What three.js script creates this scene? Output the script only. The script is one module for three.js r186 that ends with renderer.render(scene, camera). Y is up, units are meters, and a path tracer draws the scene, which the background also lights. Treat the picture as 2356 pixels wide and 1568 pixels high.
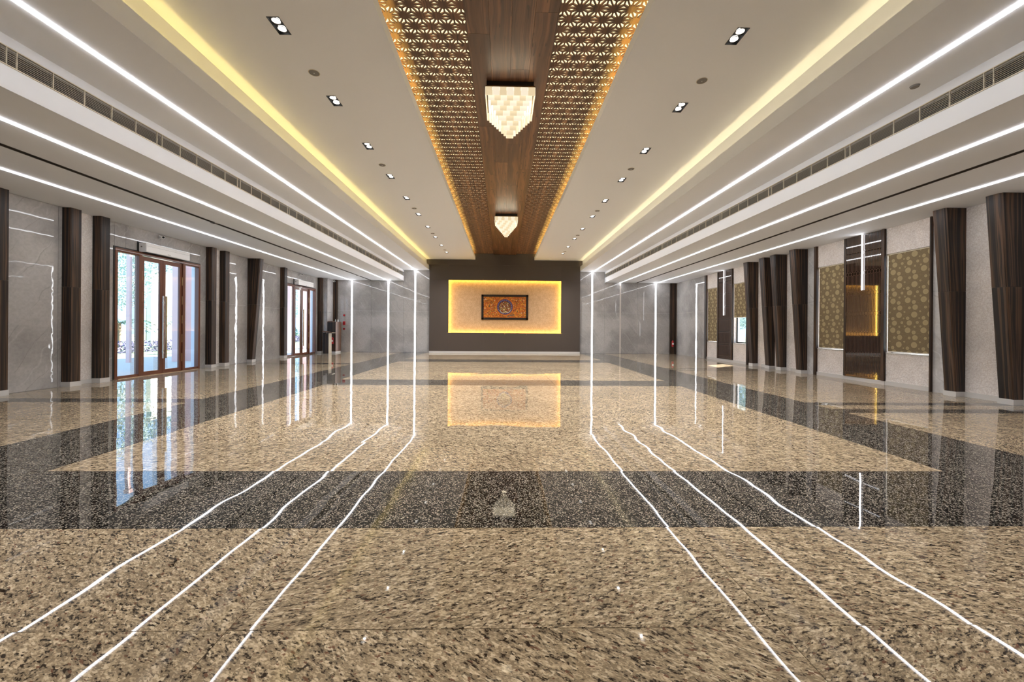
import * as THREE from 'three';
import { mergeGeometries } from 'three/addons/utils/BufferGeometryUtils.js';
import { RoundedBoxGeometry } from 'three/addons/geometries/RoundedBoxGeometry.js';
import { RectAreaLightUniformsLib } from 'three/addons/lights/RectAreaLightUniformsLib.js';

// ------------------------------------------------------------------ camera, sky, sun, exposure
const scene = new THREE.Scene();
const FOCAL = 925, FRAME_W = 2356, FRAME_H = 1568;
const camera = new THREE.PerspectiveCamera(2 * Math.atan(FRAME_H / 2 / FOCAL) * 180 / Math.PI, FRAME_W / FRAME_H, 0.05, 300);
camera.position.set(0, 1.3, 0);
camera.rotation.order = 'YXZ';
camera.rotation.set(0, -0.0208, 0.0075);
camera.setViewOffset(FRAME_W, FRAME_H, 1.9, 28.4, FRAME_W, FRAME_H);
const renderer = new THREE.WebGLRenderer();
renderer.toneMapping = THREE.LinearToneMapping;
renderer.toneMappingExposure = 1.75;
renderer.shadowMap.enabled = true;
RectAreaLightUniformsLib.init();
scene.background = new THREE.Color().setRGB(0.38, 0.64, 1.0);
scene.backgroundIntensity = 1.7;
const sun = new THREE.DirectionalLight(new THREE.Color().setRGB(1, 0.95, 0.86), 24);
sun.name = 'sun_light';
sun.position.set(30, 30, -14.6 - 21);
sun.target.position.set(0, 0, -14.6);
sun.castShadow = true;
Object.assign(sun.shadow.camera, { left: -40, right: 40, top: 40, bottom: -40, near: 1, far: 120 });
scene.add(sun, sun.target);

const LED_LIGHT = 10.5, LED_GLOW = 2.6;         // radiance of the strip lights and what the eye sees of them
const COVE_LIGHT = 10, SPOT_LIGHT = 20;

// ------------------------------------------------------------------ the room's measures (metres)
const MID = 0.085, XL = -9.335, XR = 9.30, ZB = -21.43, ZF = 5.0;
const Y_LOW = 3.793, Y_BEAM = 4.359, Y_MAIN = 4.912, Y_SCREEN = 5.24;
const Z_PANEL = -21.18;                     // face of the dark feature wall

// ------------------------------------------------------------------ helpers
let seed = 7;
const rnd = () => { seed = (seed * 1664525 + 1013904223) >>> 0; return seed / 4294967296; };
const rr = (a, b) => a + (b - a) * rnd();
const taken = new Map();
function numbered(n) { const k = taken.get(n) ?? 0; taken.set(n, k + 1); return k ? n + '_' + String(k).padStart(3, '0') : n; }
const lin = (r, g, b) => new THREE.Color().setRGB(r, g, b);
const hex = (h) => new THREE.Color(h);

// planar uv in metres from the dominant axis of each face normal
function uvm(g, along = 0) {
  const p = g.attributes.position, n = g.attributes.normal, uv = new Float32Array(p.count * 2);
  for (let i = 0; i < p.count; i++) {
    const x = p.getX(i), y = p.getY(i), z = p.getZ(i), ax = Math.abs(n.getX(i)), ay = Math.abs(n.getY(i)), az = Math.abs(n.getZ(i));
    let u, v;
    if (ay >= ax && ay >= az) { u = x; v = z; } else if (ax >= az) { u = z; v = y; } else { u = x; v = y; }
    if (along) [u, v] = [v, u];
    uv[i * 2] = u; uv[i * 2 + 1] = v;
  }
  g.setAttribute('uv', new THREE.BufferAttribute(uv, 2));
  return g;
}
function box(x0, x1, y0, y1, z0, z1, along = 0) {
  const g = new THREE.BoxGeometry(Math.abs(x1 - x0), Math.abs(y1 - y0), Math.abs(z1 - z0));
  g.translate((x0 + x1) / 2, (y0 + y1) / 2, (z0 + z1) / 2);
  return uvm(g, along);
}
function rbox(x0, x1, y0, y1, z0, z1, r = 0.006, along = 0) {
  const g = new RoundedBoxGeometry(Math.abs(x1 - x0), Math.abs(y1 - y0), Math.abs(z1 - z0), 2, r);
  g.translate((x0 + x1) / 2, (y0 + y1) / 2, (z0 + z1) / 2);
  return uvm(g, along);
}
const flat = (g) => { const h = g.index ? g.toNonIndexed() : g; for (const k of Object.keys(h.attributes)) if (!['position', 'normal', 'uv'].includes(k)) h.deleteAttribute(k); return h; };
const join = (list) => list.length === 1 ? list[0] : mergeGeometries(list.map(flat));
function mesh(name, geos, mat, parent) {
  const m = new THREE.Mesh(Array.isArray(geos) ? join(geos) : geos, mat);
  m.name = parent && parent !== scene ? name : numbered(name);
  m.castShadow = m.receiveShadow = true;
  (parent ?? scene).add(m);
  return m;
}
function thing(name, label, category, opt = {}) {
  const g = new THREE.Group();
  g.name = numbered(name);
  if (opt.at) g.position.set(...opt.at);
  g.userData = { label, category };
  if (opt.group) g.userData.group = opt.group;
  g.userData.kind = opt.kind ?? 'thing';
  scene.add(g);
  return g;
}
const structure = (name, label, category) => { const g = thing(name, label, category, { kind: 'structure' }); return g; };
// extrude a polygon given in (x, y) along z from z0 to z1
function prism(points, z0, z1) {
  const s = new THREE.Shape(points.map(([x, y]) => new THREE.Vector2(x, y)));
  const g = new THREE.ExtrudeGeometry(s, { depth: Math.abs(z1 - z0), bevelEnabled: false });
  g.translate(0, 0, Math.min(z0, z1));
  return uvm(g);
}
function area(name, w, h, color, intensity, pos, rot, parent = scene) {
  const l = new THREE.RectAreaLight(color, intensity, w, h);
  l.name = name; l.position.set(...pos); l.rotation.set(...rot);
  parent.add(l);
  return l;
}
const DOWN = [-Math.PI / 2, 0, 0], UPW = [Math.PI / 2, 0, 0];
const ordinal = ['first', 'second', 'third', 'fourth', 'fifth', 'sixth', 'seventh', 'eighth', 'ninth', 'tenth', 'eleventh', 'twelfth', 'thirteenth', 'fourteenth', 'fifteenth', 'sixteenth'];

// ------------------------------------------------------------------ computed textures
function lattice2(px, py, s0) {          // tileable value noise with periods px, py over the unit square
  let s = s0 >>> 0; const r = () => { s = (s * 1664525 + 1013904223) >>> 0; return s / 4294967296; };
  const a = new Float32Array(px * py); for (let i = 0; i < a.length; i++) a[i] = r();
  return (u, v) => {
    let x = u * px, y = v * py; let xi = Math.floor(x), yi = Math.floor(y); let fx = x - xi, fy = y - yi;
    fx = fx * fx * (3 - 2 * fx); fy = fy * fy * (3 - 2 * fy);
    xi = ((xi % px) + px) % px; yi = ((yi % py) + py) % py; const xj = (xi + 1) % px, yj = (yi + 1) % py;
    const p = a[yi * px + xi], q = a[yi * px + xj], t = a[yj * px + xi], w = a[yj * px + xj];
    return p + (q - p) * fx + (t - p) * fy + (p - q - t + w) * fx * fy;
  };
}
function fbm(px, py, oct, s0, gain = 0.5) {
  const l = []; let amp = 1, sum = 0;
  for (let o = 0; o < oct; o++) { l.push([lattice2(px << o, py << o, s0 + o * 77), amp]); sum += amp; amp *= gain; }
  return (u, v) => { let t = 0; for (const [f, a] of l) t += f(u, v) * a; return t / sum; };
}
const mixc = (a, b, t) => [a[0] + (b[0] - a[0]) * t, a[1] + (b[1] - a[1]) * t, a[2] + (b[2] - a[2]) * t];
const sm = (a, b, x) => { const t = Math.min(1, Math.max(0, (x - a) / (b - a))); return t * t * (3 - 2 * t); };
function colorTex(w, h, metresU, metresV, f) {
  const d = new Uint8Array(w * h * 4);
  for (let y = 0, i = 0; y < h; y++) for (let x = 0; x < w; x++, i += 4) {
    const c = f((x + 0.5) / w, (y + 0.5) / h);
    d[i] = Math.min(255, Math.max(0, c[0])); d[i + 1] = Math.min(255, Math.max(0, c[1])); d[i + 2] = Math.min(255, Math.max(0, c[2])); d[i + 3] = 255;
  }
  const t = new THREE.DataTexture(d, w, h);
  t.colorSpace = THREE.SRGBColorSpace; t.wrapS = t.wrapT = THREE.RepeatWrapping; t.magFilter = THREE.LinearFilter;
  t.repeat.set(1 / metresU, 1 / metresV); t.needsUpdate = true;
  return t;
}
function heightTex(w, h, metresU, metresV, f) {
  const d = new Float32Array(w * h * 4);
  for (let y = 0, i = 0; y < h; y++) for (let x = 0; x < w; x++, i += 4) { const c = f((x + 0.5) / w, (y + 0.5) / h); d[i] = d[i + 1] = d[i + 2] = c; d[i + 3] = 1; }
  const t = new THREE.DataTexture(d, w, h, THREE.RGBAFormat, THREE.FloatType);
  t.wrapS = t.wrapT = THREE.RepeatWrapping; t.magFilter = THREE.LinearFilter; t.repeat.set(1 / metresU, 1 / metresV); t.needsUpdate = true;
  return t;
}
// granite: crystal grains as tileable cells, each with a shade of its own
function cells(n, m, s0) {
  let s = s0 >>> 0; const r = () => { s = (s * 1664525 + 1013904223) >>> 0; return s / 4294967296; };
  const N = n * m, jx = new Float32Array(N), jy = new Float32Array(N), sh = new Float32Array(N);
  for (let i = 0; i < N; i++) { jx[i] = r(); jy[i] = r(); sh[i] = r(); }
  return (u, v) => {
    const x = u * n, y = v * m, xi = Math.floor(x), yi = Math.floor(y); let best = 9, got = 0;
    for (let b = -1; b < 2; b++) for (let a = -1; a < 2; a++) {
      const cx = xi + a, cy = yi + b, k = (((cy % m) + m) % m) * n + (((cx % n) + n) % n), dx = cx + jx[k] - x, dy = cy + jy[k] - y, d = dx * dx + dy * dy;
      if (d < best) { best = d; got = sh[k]; }
    }
    return got;
  };
}
const graniteTex = (() => {
  const g1 = cells(270, 560, 3), g2 = cells(150, 340, 5), clump = fbm(60, 140, 3, 23), drift = fbm(80, 200, 2, 29), warp = fbm(40, 40, 3, 63), cloud = fbm(3, 4, 3, 71);
  return colorTex(2048, 2048, 2.6, 2.6, (u, v) => {
    const w = warp(u, v) - 0.5, uu = u + w * 0.006, vv = v + w * 0.006;
    const a = g1(uu, vv), b = g2(uu, vv), k0 = clump(uu, vv), d = drift(uu, vv);
    let c = mixc([140, 124, 103], [200, 181, 153], sm(0.1, 0.75, a * 0.7 + k0 * 0.6 - 0.2));
    if (b < 0.2 && k0 > 0.5) c = mixc(c, [218, 202, 176], 0.8);
    const t = a * 0.45 + b * 0.5 + (d - 0.5) * 0.8 + 0.03;
    c = mixc(c, [104, 94, 80], sm(0.6, 0.74, t) * 0.8);
    c = mixc(c, [44, 35, 29], sm(0.78, 0.86, t) * 0.9);
    if (b < 0.035 && d > 0.46) c = mixc(c, [92, 60, 46], 0.75);
    const k = 0.92 + 0.14 * cloud(u, v);
    return [c[0] * k, c[1] * k, c[2] * k];
  });
})();
const darkGraniteTex = (() => {
  const a = cells(200, 200, 101), b = cells(110, 110, 103), n = fbm(30, 30, 3, 113);
  return colorTex(1024, 1024, 1.3, 1.3, (u, v) => {
    const t = a(u, v) * 0.85 + (n(u, v) - 0.5) * 0.25 + 0.05;
    let c = mixc([16, 15, 15], [58, 55, 52], sm(0.2, 0.62, t));
    c = mixc(c, [168, 161, 149], sm(0.6, 0.72, t) * 0.92);
    if (b(u, v) > 0.9) c = mixc(c, [9, 9, 9], 0.7);
    return c;
  });
})();
const marbleTex = (() => {
  const cl = fbm(3, 4, 5, 201), wv = fbm(4, 4, 5, 211), w2 = fbm(7, 7, 4, 223), fine = fbm(90, 90, 3, 227);
  const vein = (t, k) => { const f = Math.abs((t % 1 + 1) % 1 - 0.5) * 2; return Math.max(0, 1 - f * k); };
  return colorTex(2048, 2048, 3.2, 3.2, (u, v) => {
    const a = wv(u, v), b = w2(u, v);
    let c = mixc([160, 158, 157], [188, 186, 185], sm(0.3, 0.7, cl(u, v)));
    c = mixc(c, [212, 211, 211], Math.pow(vein(u * 4 + v * 3 + a * 0.8, 10), 1.5) * 0.4 * sm(0.35, 0.6, b));
    c = mixc(c, [216, 215, 215], Math.pow(vein(u * 9 + v * 5 + b * 0.9, 14), 2) * 0.45 * sm(0.42, 0.62, a));
    c = mixc(c, [130, 126, 123], Math.pow(vein(u * 6 + v * 4 + a * 1.0 + 0.3, 14), 2) * 0.4 * sm(0.4, 0.6, b));
    const k = 0.95 + 0.1 * fine(u, v);
    return [c[0] * k, c[1] * k, c[2] * k];
  });
})();
const ebonyTex = (() => {                 // grain runs along v
  const a = fbm(30, 1, 4, 301), b = fbm(120, 3, 3, 311), w = fbm(3, 3, 3, 317);
  return colorTex(1024, 1024, 1.0, 2.4, (u, v) => {
    const uu = u + (w(u, v) - 0.5) * 0.03;
    let c = mixc([30, 22, 17], [92, 68, 50], sm(0.4, 0.7, a(uu, v)));
    c = mixc(c, [14, 10, 9], sm(0.5, 0.7, b(uu, v)) * 0.7);
    return c;
  });
})();
const walnutTex = (() => {                // grain runs along v
  const a = fbm(10, 1, 4, 401), b = fbm(90, 3, 3, 411), w = fbm(4, 3, 4, 417), kn = fbm(34, 12, 2, 423);
  return colorTex(1024, 1024, 1.2, 2.4, (u, v) => {
    const uu = u + (w(u, v) - 0.5) * 0.09;
    let c = mixc([82, 54, 36], [138, 96, 66], sm(0.3, 0.7, a(uu, v)));
    c = mixc(c, [58, 37, 25], sm(0.52, 0.75, b(uu, v)) * 0.55);
    c = mixc(c, [46, 29, 20], sm(0.78, 0.86, kn(u, v)) * 0.7);
    return c;
  });
})();
const stuccoTex = (() => {
  const a = fbm(90, 90, 3, 501), b = fbm(6, 6, 3, 511), s = fbm(140, 110, 2, 517);
  return colorTex(1024, 1024, 1.6, 1.6, (u, v) => {
    let c = mixc([222, 215, 211], [236, 231, 228], sm(0.3, 0.7, a(u, v)));
    c = mixc(c, [190, 172, 160], sm(0.6, 0.75, s(u, v)) * 0.3);
    const k = 0.94 + 0.12 * b(u, v);
    return [c[0] * k, c[1] * k, c[2] * k];
  });
})();
const stuccoBump = (() => { const a = fbm(48, 48, 4, 531); return heightTex(512, 512, 1.6, 1.6, (u, v) => a(u, v)); })();
const waveBump = (() => { const a = fbm(5, 5, 2, 601, 0.45); return heightTex(512, 512, 2.3, 2.3, (u, v) => a(u, v)); })();
const wallBump = (() => { const a = fbm(7, 7, 3, 611, 0.5); return heightTex(512, 512, 1.7, 1.7, (u, v) => a(u, v)); })();
const paperTex = (() => {
  const a = fbm(60, 60, 3, 701), b = fbm(16, 16, 3, 711);
  return colorTex(512, 512, 1.5, 1.5, (u, v) => mixc([194, 160, 124], [212, 180, 144], sm(0.3, 0.7, a(u, v) * 0.6 + b(u, v) * 0.4)));
})();
function canvasTex(w, h, draw, mU, mV) {
  const c = document.createElement('canvas'); c.width = w; c.height = h; draw(c.getContext('2d'), w, h);
  const t = new THREE.CanvasTexture(c); t.colorSpace = THREE.SRGBColorSpace; t.wrapS = t.wrapT = THREE.RepeatWrapping;
  if (mU) t.repeat.set(1 / mU, 1 / mV);
  return t;
}
const blindTex = canvasTex(512, 1024, (g, w, h) => {
  g.fillStyle = '#85765a'; g.fillRect(0, 0, w, h);
  let s = 5; const r = () => { s = (s * 1664525 + 1013904223) >>> 0; return s / 4294967296; };
  for (let i = 0; i < 9000; i++) { g.fillStyle = r() < 0.5 ? 'rgba(66,52,32,0.2)' : 'rgba(186,162,118,0.18)'; g.fillRect(r() * w, r() * h, 5 + r() * 22, 2.2); }
  const k = 512 / 178, disc = (x, y, q) => { for (const ox of [-w, 0, w]) for (const oy of [-h, 0, h]) {
    const cx = x * k + ox, cy = y * k * 1.0165 + oy, R = q * k * 0.88;
    g.fillStyle = '#b3a27c'; g.beginPath(); g.arc(cx, cy, R, 0, 7); g.fill();
    g.strokeStyle = '#96855f'; g.lineWidth = 3; for (const c of [0.8, 0.42, 0.2]) { g.beginPath(); g.arc(cx, cy, R * c, 0, 7); g.stroke(); }
    g.strokeStyle = '#c4b48e'; g.lineWidth = 4; g.beginPath(); g.arc(cx, cy, R, 0, 7); g.stroke();
  } };
  for (const d of [[105, 110, 33], [95, 195, 38], [40, 290, 33], [20, 25, 36], [20, 235, 22], [40, 115, 17], [160, 160, 11], [90, 50, 24], [130, 285, 17], [150, 235, 9], [100, 335, 12], [165, 330, 11]]) disc(...d);
}, 0.35, 0.69);
const paintingTex = canvasTex(768, 384, (g, w, h) => {     // a plain folk-style ground of specks round a ringed disc
  let s = 9; const r = () => { s = (s * 1664525 + 1013904223) >>> 0; return s / 4294967296; };
  g.fillStyle = '#c0661c'; g.fillRect(0, 0, w, h);
  for (let i = 0; i < 900; i++) { g.fillStyle = ['#d9831f', '#b4521a', '#e0982b', '#a8661e'][Math.floor(r() * 4)]; g.beginPath(); g.arc(r() * w, r() * h, 3 + r() * 12, 0, 7); g.fill(); }
  g.lineWidth = 4; for (let i = 0; i < 60; i++) { g.strokeStyle = ['#e6b23a', '#8a4c1a', '#d8722a'][i % 3]; const y = r() < 0.5 ? r() * 50 : h - r() * 50, x = r() * w; g.beginPath(); g.moveTo(x, y); g.quadraticCurveTo(x + 25, y - 16, x + 50, y); g.stroke(); }
  for (let i = 0; i < 300; i++) {
    const x = r() * w, y = 25 + r() * (h - 60); if (Math.hypot(x - 385, y - 185) < 158) continue;
    g.fillStyle = ['#d9cdb6', '#d8c64e', '#5b4a22', '#3a4a3a', '#7c3f2a', '#a04a1c', '#8a7a24', '#9a5a3a', '#6a3a1c', '#7d6a2a'][Math.floor(r() * 10)];
    g.beginPath(); g.ellipse(x, y, 2.5 + r() * 7, 3 + r() * 9, r() * 3, 0, 7); g.fill();
  }
  g.fillStyle = '#cf7524'; g.beginPath(); g.arc(385, 185, 160, 0, 7); g.fill();
  g.fillStyle = '#3f2f5e'; g.beginPath(); g.arc(385, 185, 142, 0, 7); g.fill();
  g.fillStyle = '#8a5228'; g.beginPath(); g.arc(385, 190, 108, 0, 7); g.fill();
  for (let i = 0; i < 70; i++) { const a = i / 70 * 6.283; g.fillStyle = ['#8f86c0', '#c9c2dc', '#5d6ab0'][i % 3]; g.beginPath(); g.arc(385 + Math.cos(a) * 125, 185 + Math.sin(a) * 125, 4 + (i % 3), 0, 7); g.fill(); }
  for (let i = 0; i < 200; i++) { const a = r() * 6.283, q = Math.sqrt(r()) * 104; g.fillStyle = ['#d8d264', '#efe2c8', '#5b3a20', '#b4531f', '#4d6a4a', '#6b3048'][Math.floor(r() * 6)]; g.beginPath(); g.ellipse(385 + Math.cos(a) * q, 190 + Math.sin(a) * q, 3 + r() * 7, 3 + r() * 6, r() * 3, 0, 7); g.fill(); }
  g.strokeStyle = '#f0e3c0'; g.lineWidth = 7; g.beginPath(); g.moveTo(300, 240); g.bezierCurveTo(320, 320, 380, 300, 395, 262); g.bezierCurveTo(420, 300, 470, 300, 480, 240); g.stroke();
  g.strokeStyle = '#2c5a60'; g.lineWidth = 13; g.beginPath(); g.moveTo(430, 362); g.bezierCurveTo(480, 350, 510, 322, 560, 336); g.stroke();
});
const dotTex = canvasTex(256, 256, (g, w, h) => { g.fillStyle = '#000'; g.fillRect(0, 0, w, h); g.fillStyle = '#fff'; for (let y = 0; y < 8; y++) for (let x = 0; x < 8; x++) { g.beginPath(); g.arc(x * 32 + (y % 2 ? 16 : 0) + 8, y * 32 + 16, 11, 0, 7); g.fill(); } }, 0.16, 0.16);
dotTex.colorSpace = THREE.NoColorSpace;

// ------------------------------------------------------------------ materials
const std = (o) => new THREE.MeshStandardMaterial(o), phy = (o) => new THREE.MeshPhysicalMaterial(o);
const M = {
  granite: phy({ map: graniteTex, roughness: 0.012, ior: 1.5, specularIntensity: 0.55, bumpMap: waveBump, bumpScale: 0.0015 }),
  darkGranite: phy({ map: darkGraniteTex, roughness: 0.012, ior: 1.5, specularIntensity: 0.55, bumpMap: waveBump, bumpScale: 0.0015 }),
  grout: std({ color: lin(0.05, 0.045, 0.04), roughness: 0.9 }),
  marble: phy({ map: marbleTex, roughness: 0.016, ior: 1.5, specularIntensity: 0.7, bumpMap: wallBump, bumpScale: 0.0006 }),
  paleMarble: phy({ map: marbleTex, color: lin(1.35, 1.38, 1.42), roughness: 0.25, ior: 1.5 }),
  white: std({ color: lin(0.8, 0.82, 0.86), roughness: 0.75 }),
  skirting: phy({ color: lin(0.62, 0.61, 0.6), roughness: 0.25 }),
  ebony: phy({ map: ebonyTex, roughness: 0.42, ior: 1.4, clearcoat: 0.08, clearcoatRoughness: 0.3 }),
  walnut: phy({ map: walnutTex, roughness: 0.35, clearcoat: 0.15, clearcoatRoughness: 0.25 }),
  screenWood: std({ map: walnutTex, color: lin(0.95, 0.95, 0.95), roughness: 0.5 }),
  stucco: std({ map: stuccoTex, roughness: 0.95, bumpMap: stuccoBump, bumpScale: 0.008 }),
  feature: std({ color: lin(0.075, 0.058, 0.048), roughness: 0.6 }),
  paper: std({ map: paperTex, roughness: 0.85 }),
  blackMetal: std({ color: lin(0.012, 0.012, 0.012), roughness: 0.4 }),
  dark: std({ color: lin(0.006, 0.006, 0.006), roughness: 0.8 }),
  ductMetal: std({ color: lin(0.34, 0.34, 0.34), roughness: 0.6 }),
  cream: std({ color: lin(0.62, 0.56, 0.44), roughness: 0.5 }),
  grey: std({ color: lin(0.2, 0.19, 0.18), roughness: 0.7 }),
  trackMetal: std({ color: lin(0.045, 0.038, 0.032), roughness: 0.6, metalness: 0 }),
  steel: std({ color: lin(0.75, 0.74, 0.72), roughness: 0.22, metalness: 1 }),
  brass: std({ color: lin(0.55, 0.42, 0.22), roughness: 0.3, metalness: 1 }),
  mahogany: phy({ color: lin(0.16, 0.055, 0.028), roughness: 0.35, clearcoat: 0.2 }),
  glass: phy({ color: lin(1, 1, 1), roughness: 0.02, transmission: 1, thickness: 0, ior: 1.45 }),
  dots: std({ color: lin(0.75, 0.8, 0.85), roughness: 0.8, alphaMap: dotTex, alphaTest: 0.5 }),
  plastic: std({ color: lin(0.88, 0.88, 0.88), roughness: 0.4 }),
  red: phy({ color: lin(0.5, 0.02, 0.025), roughness: 0.3 }),
  redDark: phy({ color: lin(0.28, 0.012, 0.02), roughness: 0.35 }),
  blind: std({ map: blindTex, roughness: 0.9 }),
  hexGlass: phy({ color: lin(0.028, 0.015, 0.01), roughness: 0.03, ior: 2.1 }),
  hexLine: std({ color: lin(0.16, 0.09, 0.06), roughness: 0.5 }),
  painting: std({ map: paintingTex, roughness: 0.6 }),
  pink: std({ color: lin(0.75, 0.5, 0.47), roughness: 0.9 }),
  paving: std({ color: lin(0.45, 0.43, 0.4), roughness: 0.9 }),
  lawn: std({ color: lin(0.17, 0.24, 0.14), roughness: 1 }),
  leaf: std({ color: lin(0.04, 0.12, 0.1), roughness: 0.8, side: THREE.DoubleSide }),
  leafPale: std({ color: lin(0.28, 0.38, 0.36), roughness: 0.8, side: THREE.DoubleSide }),
  violet: std({ color: lin(0.13, 0.12, 0.22), roughness: 0.9, side: THREE.DoubleSide }),
  bark: std({ color: lin(0.2, 0.15, 0.11), roughness: 0.95 }),
  creamWall: std({ color: lin(0.75, 0.72, 0.64), roughness: 0.9 }),
};
const glow = (r, g, b, k) => std({ color: lin(0.8, 0.8, 0.8), roughness: 0.6, emissive: lin(r, g, b), emissiveIntensity: k });
const WARM = [0.97, 0.97, 1.0];
M.led = glow(...WARM, LED_GLOW);
M.ledOff = std({ color: lin(0.62, 0.58, 0.55), roughness: 0.4 });
M.lamp = glow(1, 0.96, 0.88, 3);
M.coveLeft = glow(1, 0.74, 0.22, 4);
M.coveRight = glow(1, 0.8, 0.42, 4);
M.gold = glow(1, 0.62, 0.1, 4);
M.alcoveLed = glow(1, 0.62, 0.12, 5);
M.backlight = glow(1, 0.86, 0.5, 0.82);
const plate = (r, g, b, k) => std({ color: lin(0.3, 0.28, 0.24), roughness: 0.35, emissive: lin(r, g, b), emissiveIntensity: k });
M.plateA = plate(1, 0.88, 0.68, 0.52);
M.plateB = plate(1, 0.8, 0.5, 0.43);
M.plateTop = glow(1, 0.93, 0.78, 0.8);

// ------------------------------------------------------------------ floor: slabs laid one by one
{
  const floor = structure('floor', 'polished beige granite floor with dark granite bands', 'floor');
  mesh('floor_bed', box(XL - 0.3, XR + 0.3, -0.2, -0.022, ZB - 0.3, ZF + 0.3), M.grout, floor);
  const GAP = 0.0036;
  function slab(x0, x1, z0, z1, dark) {
    const w = x1 - x0 - GAP, d = Math.abs(z1 - z0) - GAP;
    const g = new THREE.BoxGeometry(w, 0.02, d);
    const p = g.attributes.position, n = g.attributes.normal, uv = g.attributes.uv, ou = rnd() * 9, ov = rnd() * 9;
    const turn = dark ? rnd() * 6.28 : [0.55, -0.5, 2.6, -2.7, 0.25, 3.0][Math.floor(rnd() * 6)], c = Math.cos(turn), s = Math.sin(turn);
    for (let i = 0; i < p.count; i++) { const a = p.getX(i), b = p.getZ(i); uv.setXY(i, ou + a * c - b * s, ov + a * s + b * c); }
    const m = mesh(dark ? 'dark_granite_slab' : 'granite_slab', g, dark ? M.darkGranite : M.granite, floor);
    m.position.set((x0 + x1) / 2, -0.0105, (z0 + z1) / 2);
    m.rotation.set(rr(-1, 1) * 0.0007, 0, rr(-1, 1) * 0.0005);
  }
  const grid = (xs, zs, dark) => { for (let i = 0; i + 1 < xs.length; i++) for (let j = 0; j + 1 < zs.length; j++) slab(xs[i], xs[i + 1], Math.min(zs[j], zs[j + 1]), Math.max(zs[j], zs[j + 1]), dark); };
  const steps = (a, b, n) => Array.from({ length: n + 1 }, (_, i) => a + (b - a) * i / n);
  const XI = [-4.05, -1.17, 1.215, 4.12];
  grid(XI, [ZF, 4.0], false);
  grid(XI, [4.0, 2.95], true);
  grid(XI, [2.95, 1.8, 0.91, 0.025, -0.86, -1.745, -2.63], false);
  grid(XI, [-2.63, -3.67], true);
  grid(XI, steps(-3.67, -9.2, 6), false);
  grid(XI, [-9.2, -10.15], true);
  grid(XI, steps(-10.15, -15.6, 6), false);
  grid(XI, [-15.6, -16.85], true);
  grid(XI, steps(-16.85, ZB, 5), false);
  grid([-5.37, -4.05], steps(ZF, ZB, 15), true);
  grid([4.12, 5.5], steps(ZF, ZB, 15), true);
  const XS = [XL, -7.35, -5.37], XE = [5.5, 7.4, XR];
  grid(XS, steps(ZF, -6.98, 9), false); grid(XS, [-6.98, -7.33], true);
  grid(XS, steps(-7.33, -14.3, 6), false); grid(XS, [-14.3, -14.75], true);
  grid(XS, steps(-14.75, ZB, 5), false);
  grid(XE, steps(ZF, -6.3, 8), false); grid(XE, [-6.3, -6.6], true); grid(XE, [-6.6, -6.94], false); grid(XE, [-6.94, -7.2], true);
  grid(XE, steps(-7.2, -12.85, 5), false); grid(XE, [-12.85, -13.05], true); grid(XE, [-13.05, -13.4], false); grid(XE, [-13.4, -13.6], true);
  grid(XE, steps(-13.6, ZB, 6), false);
}

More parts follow.
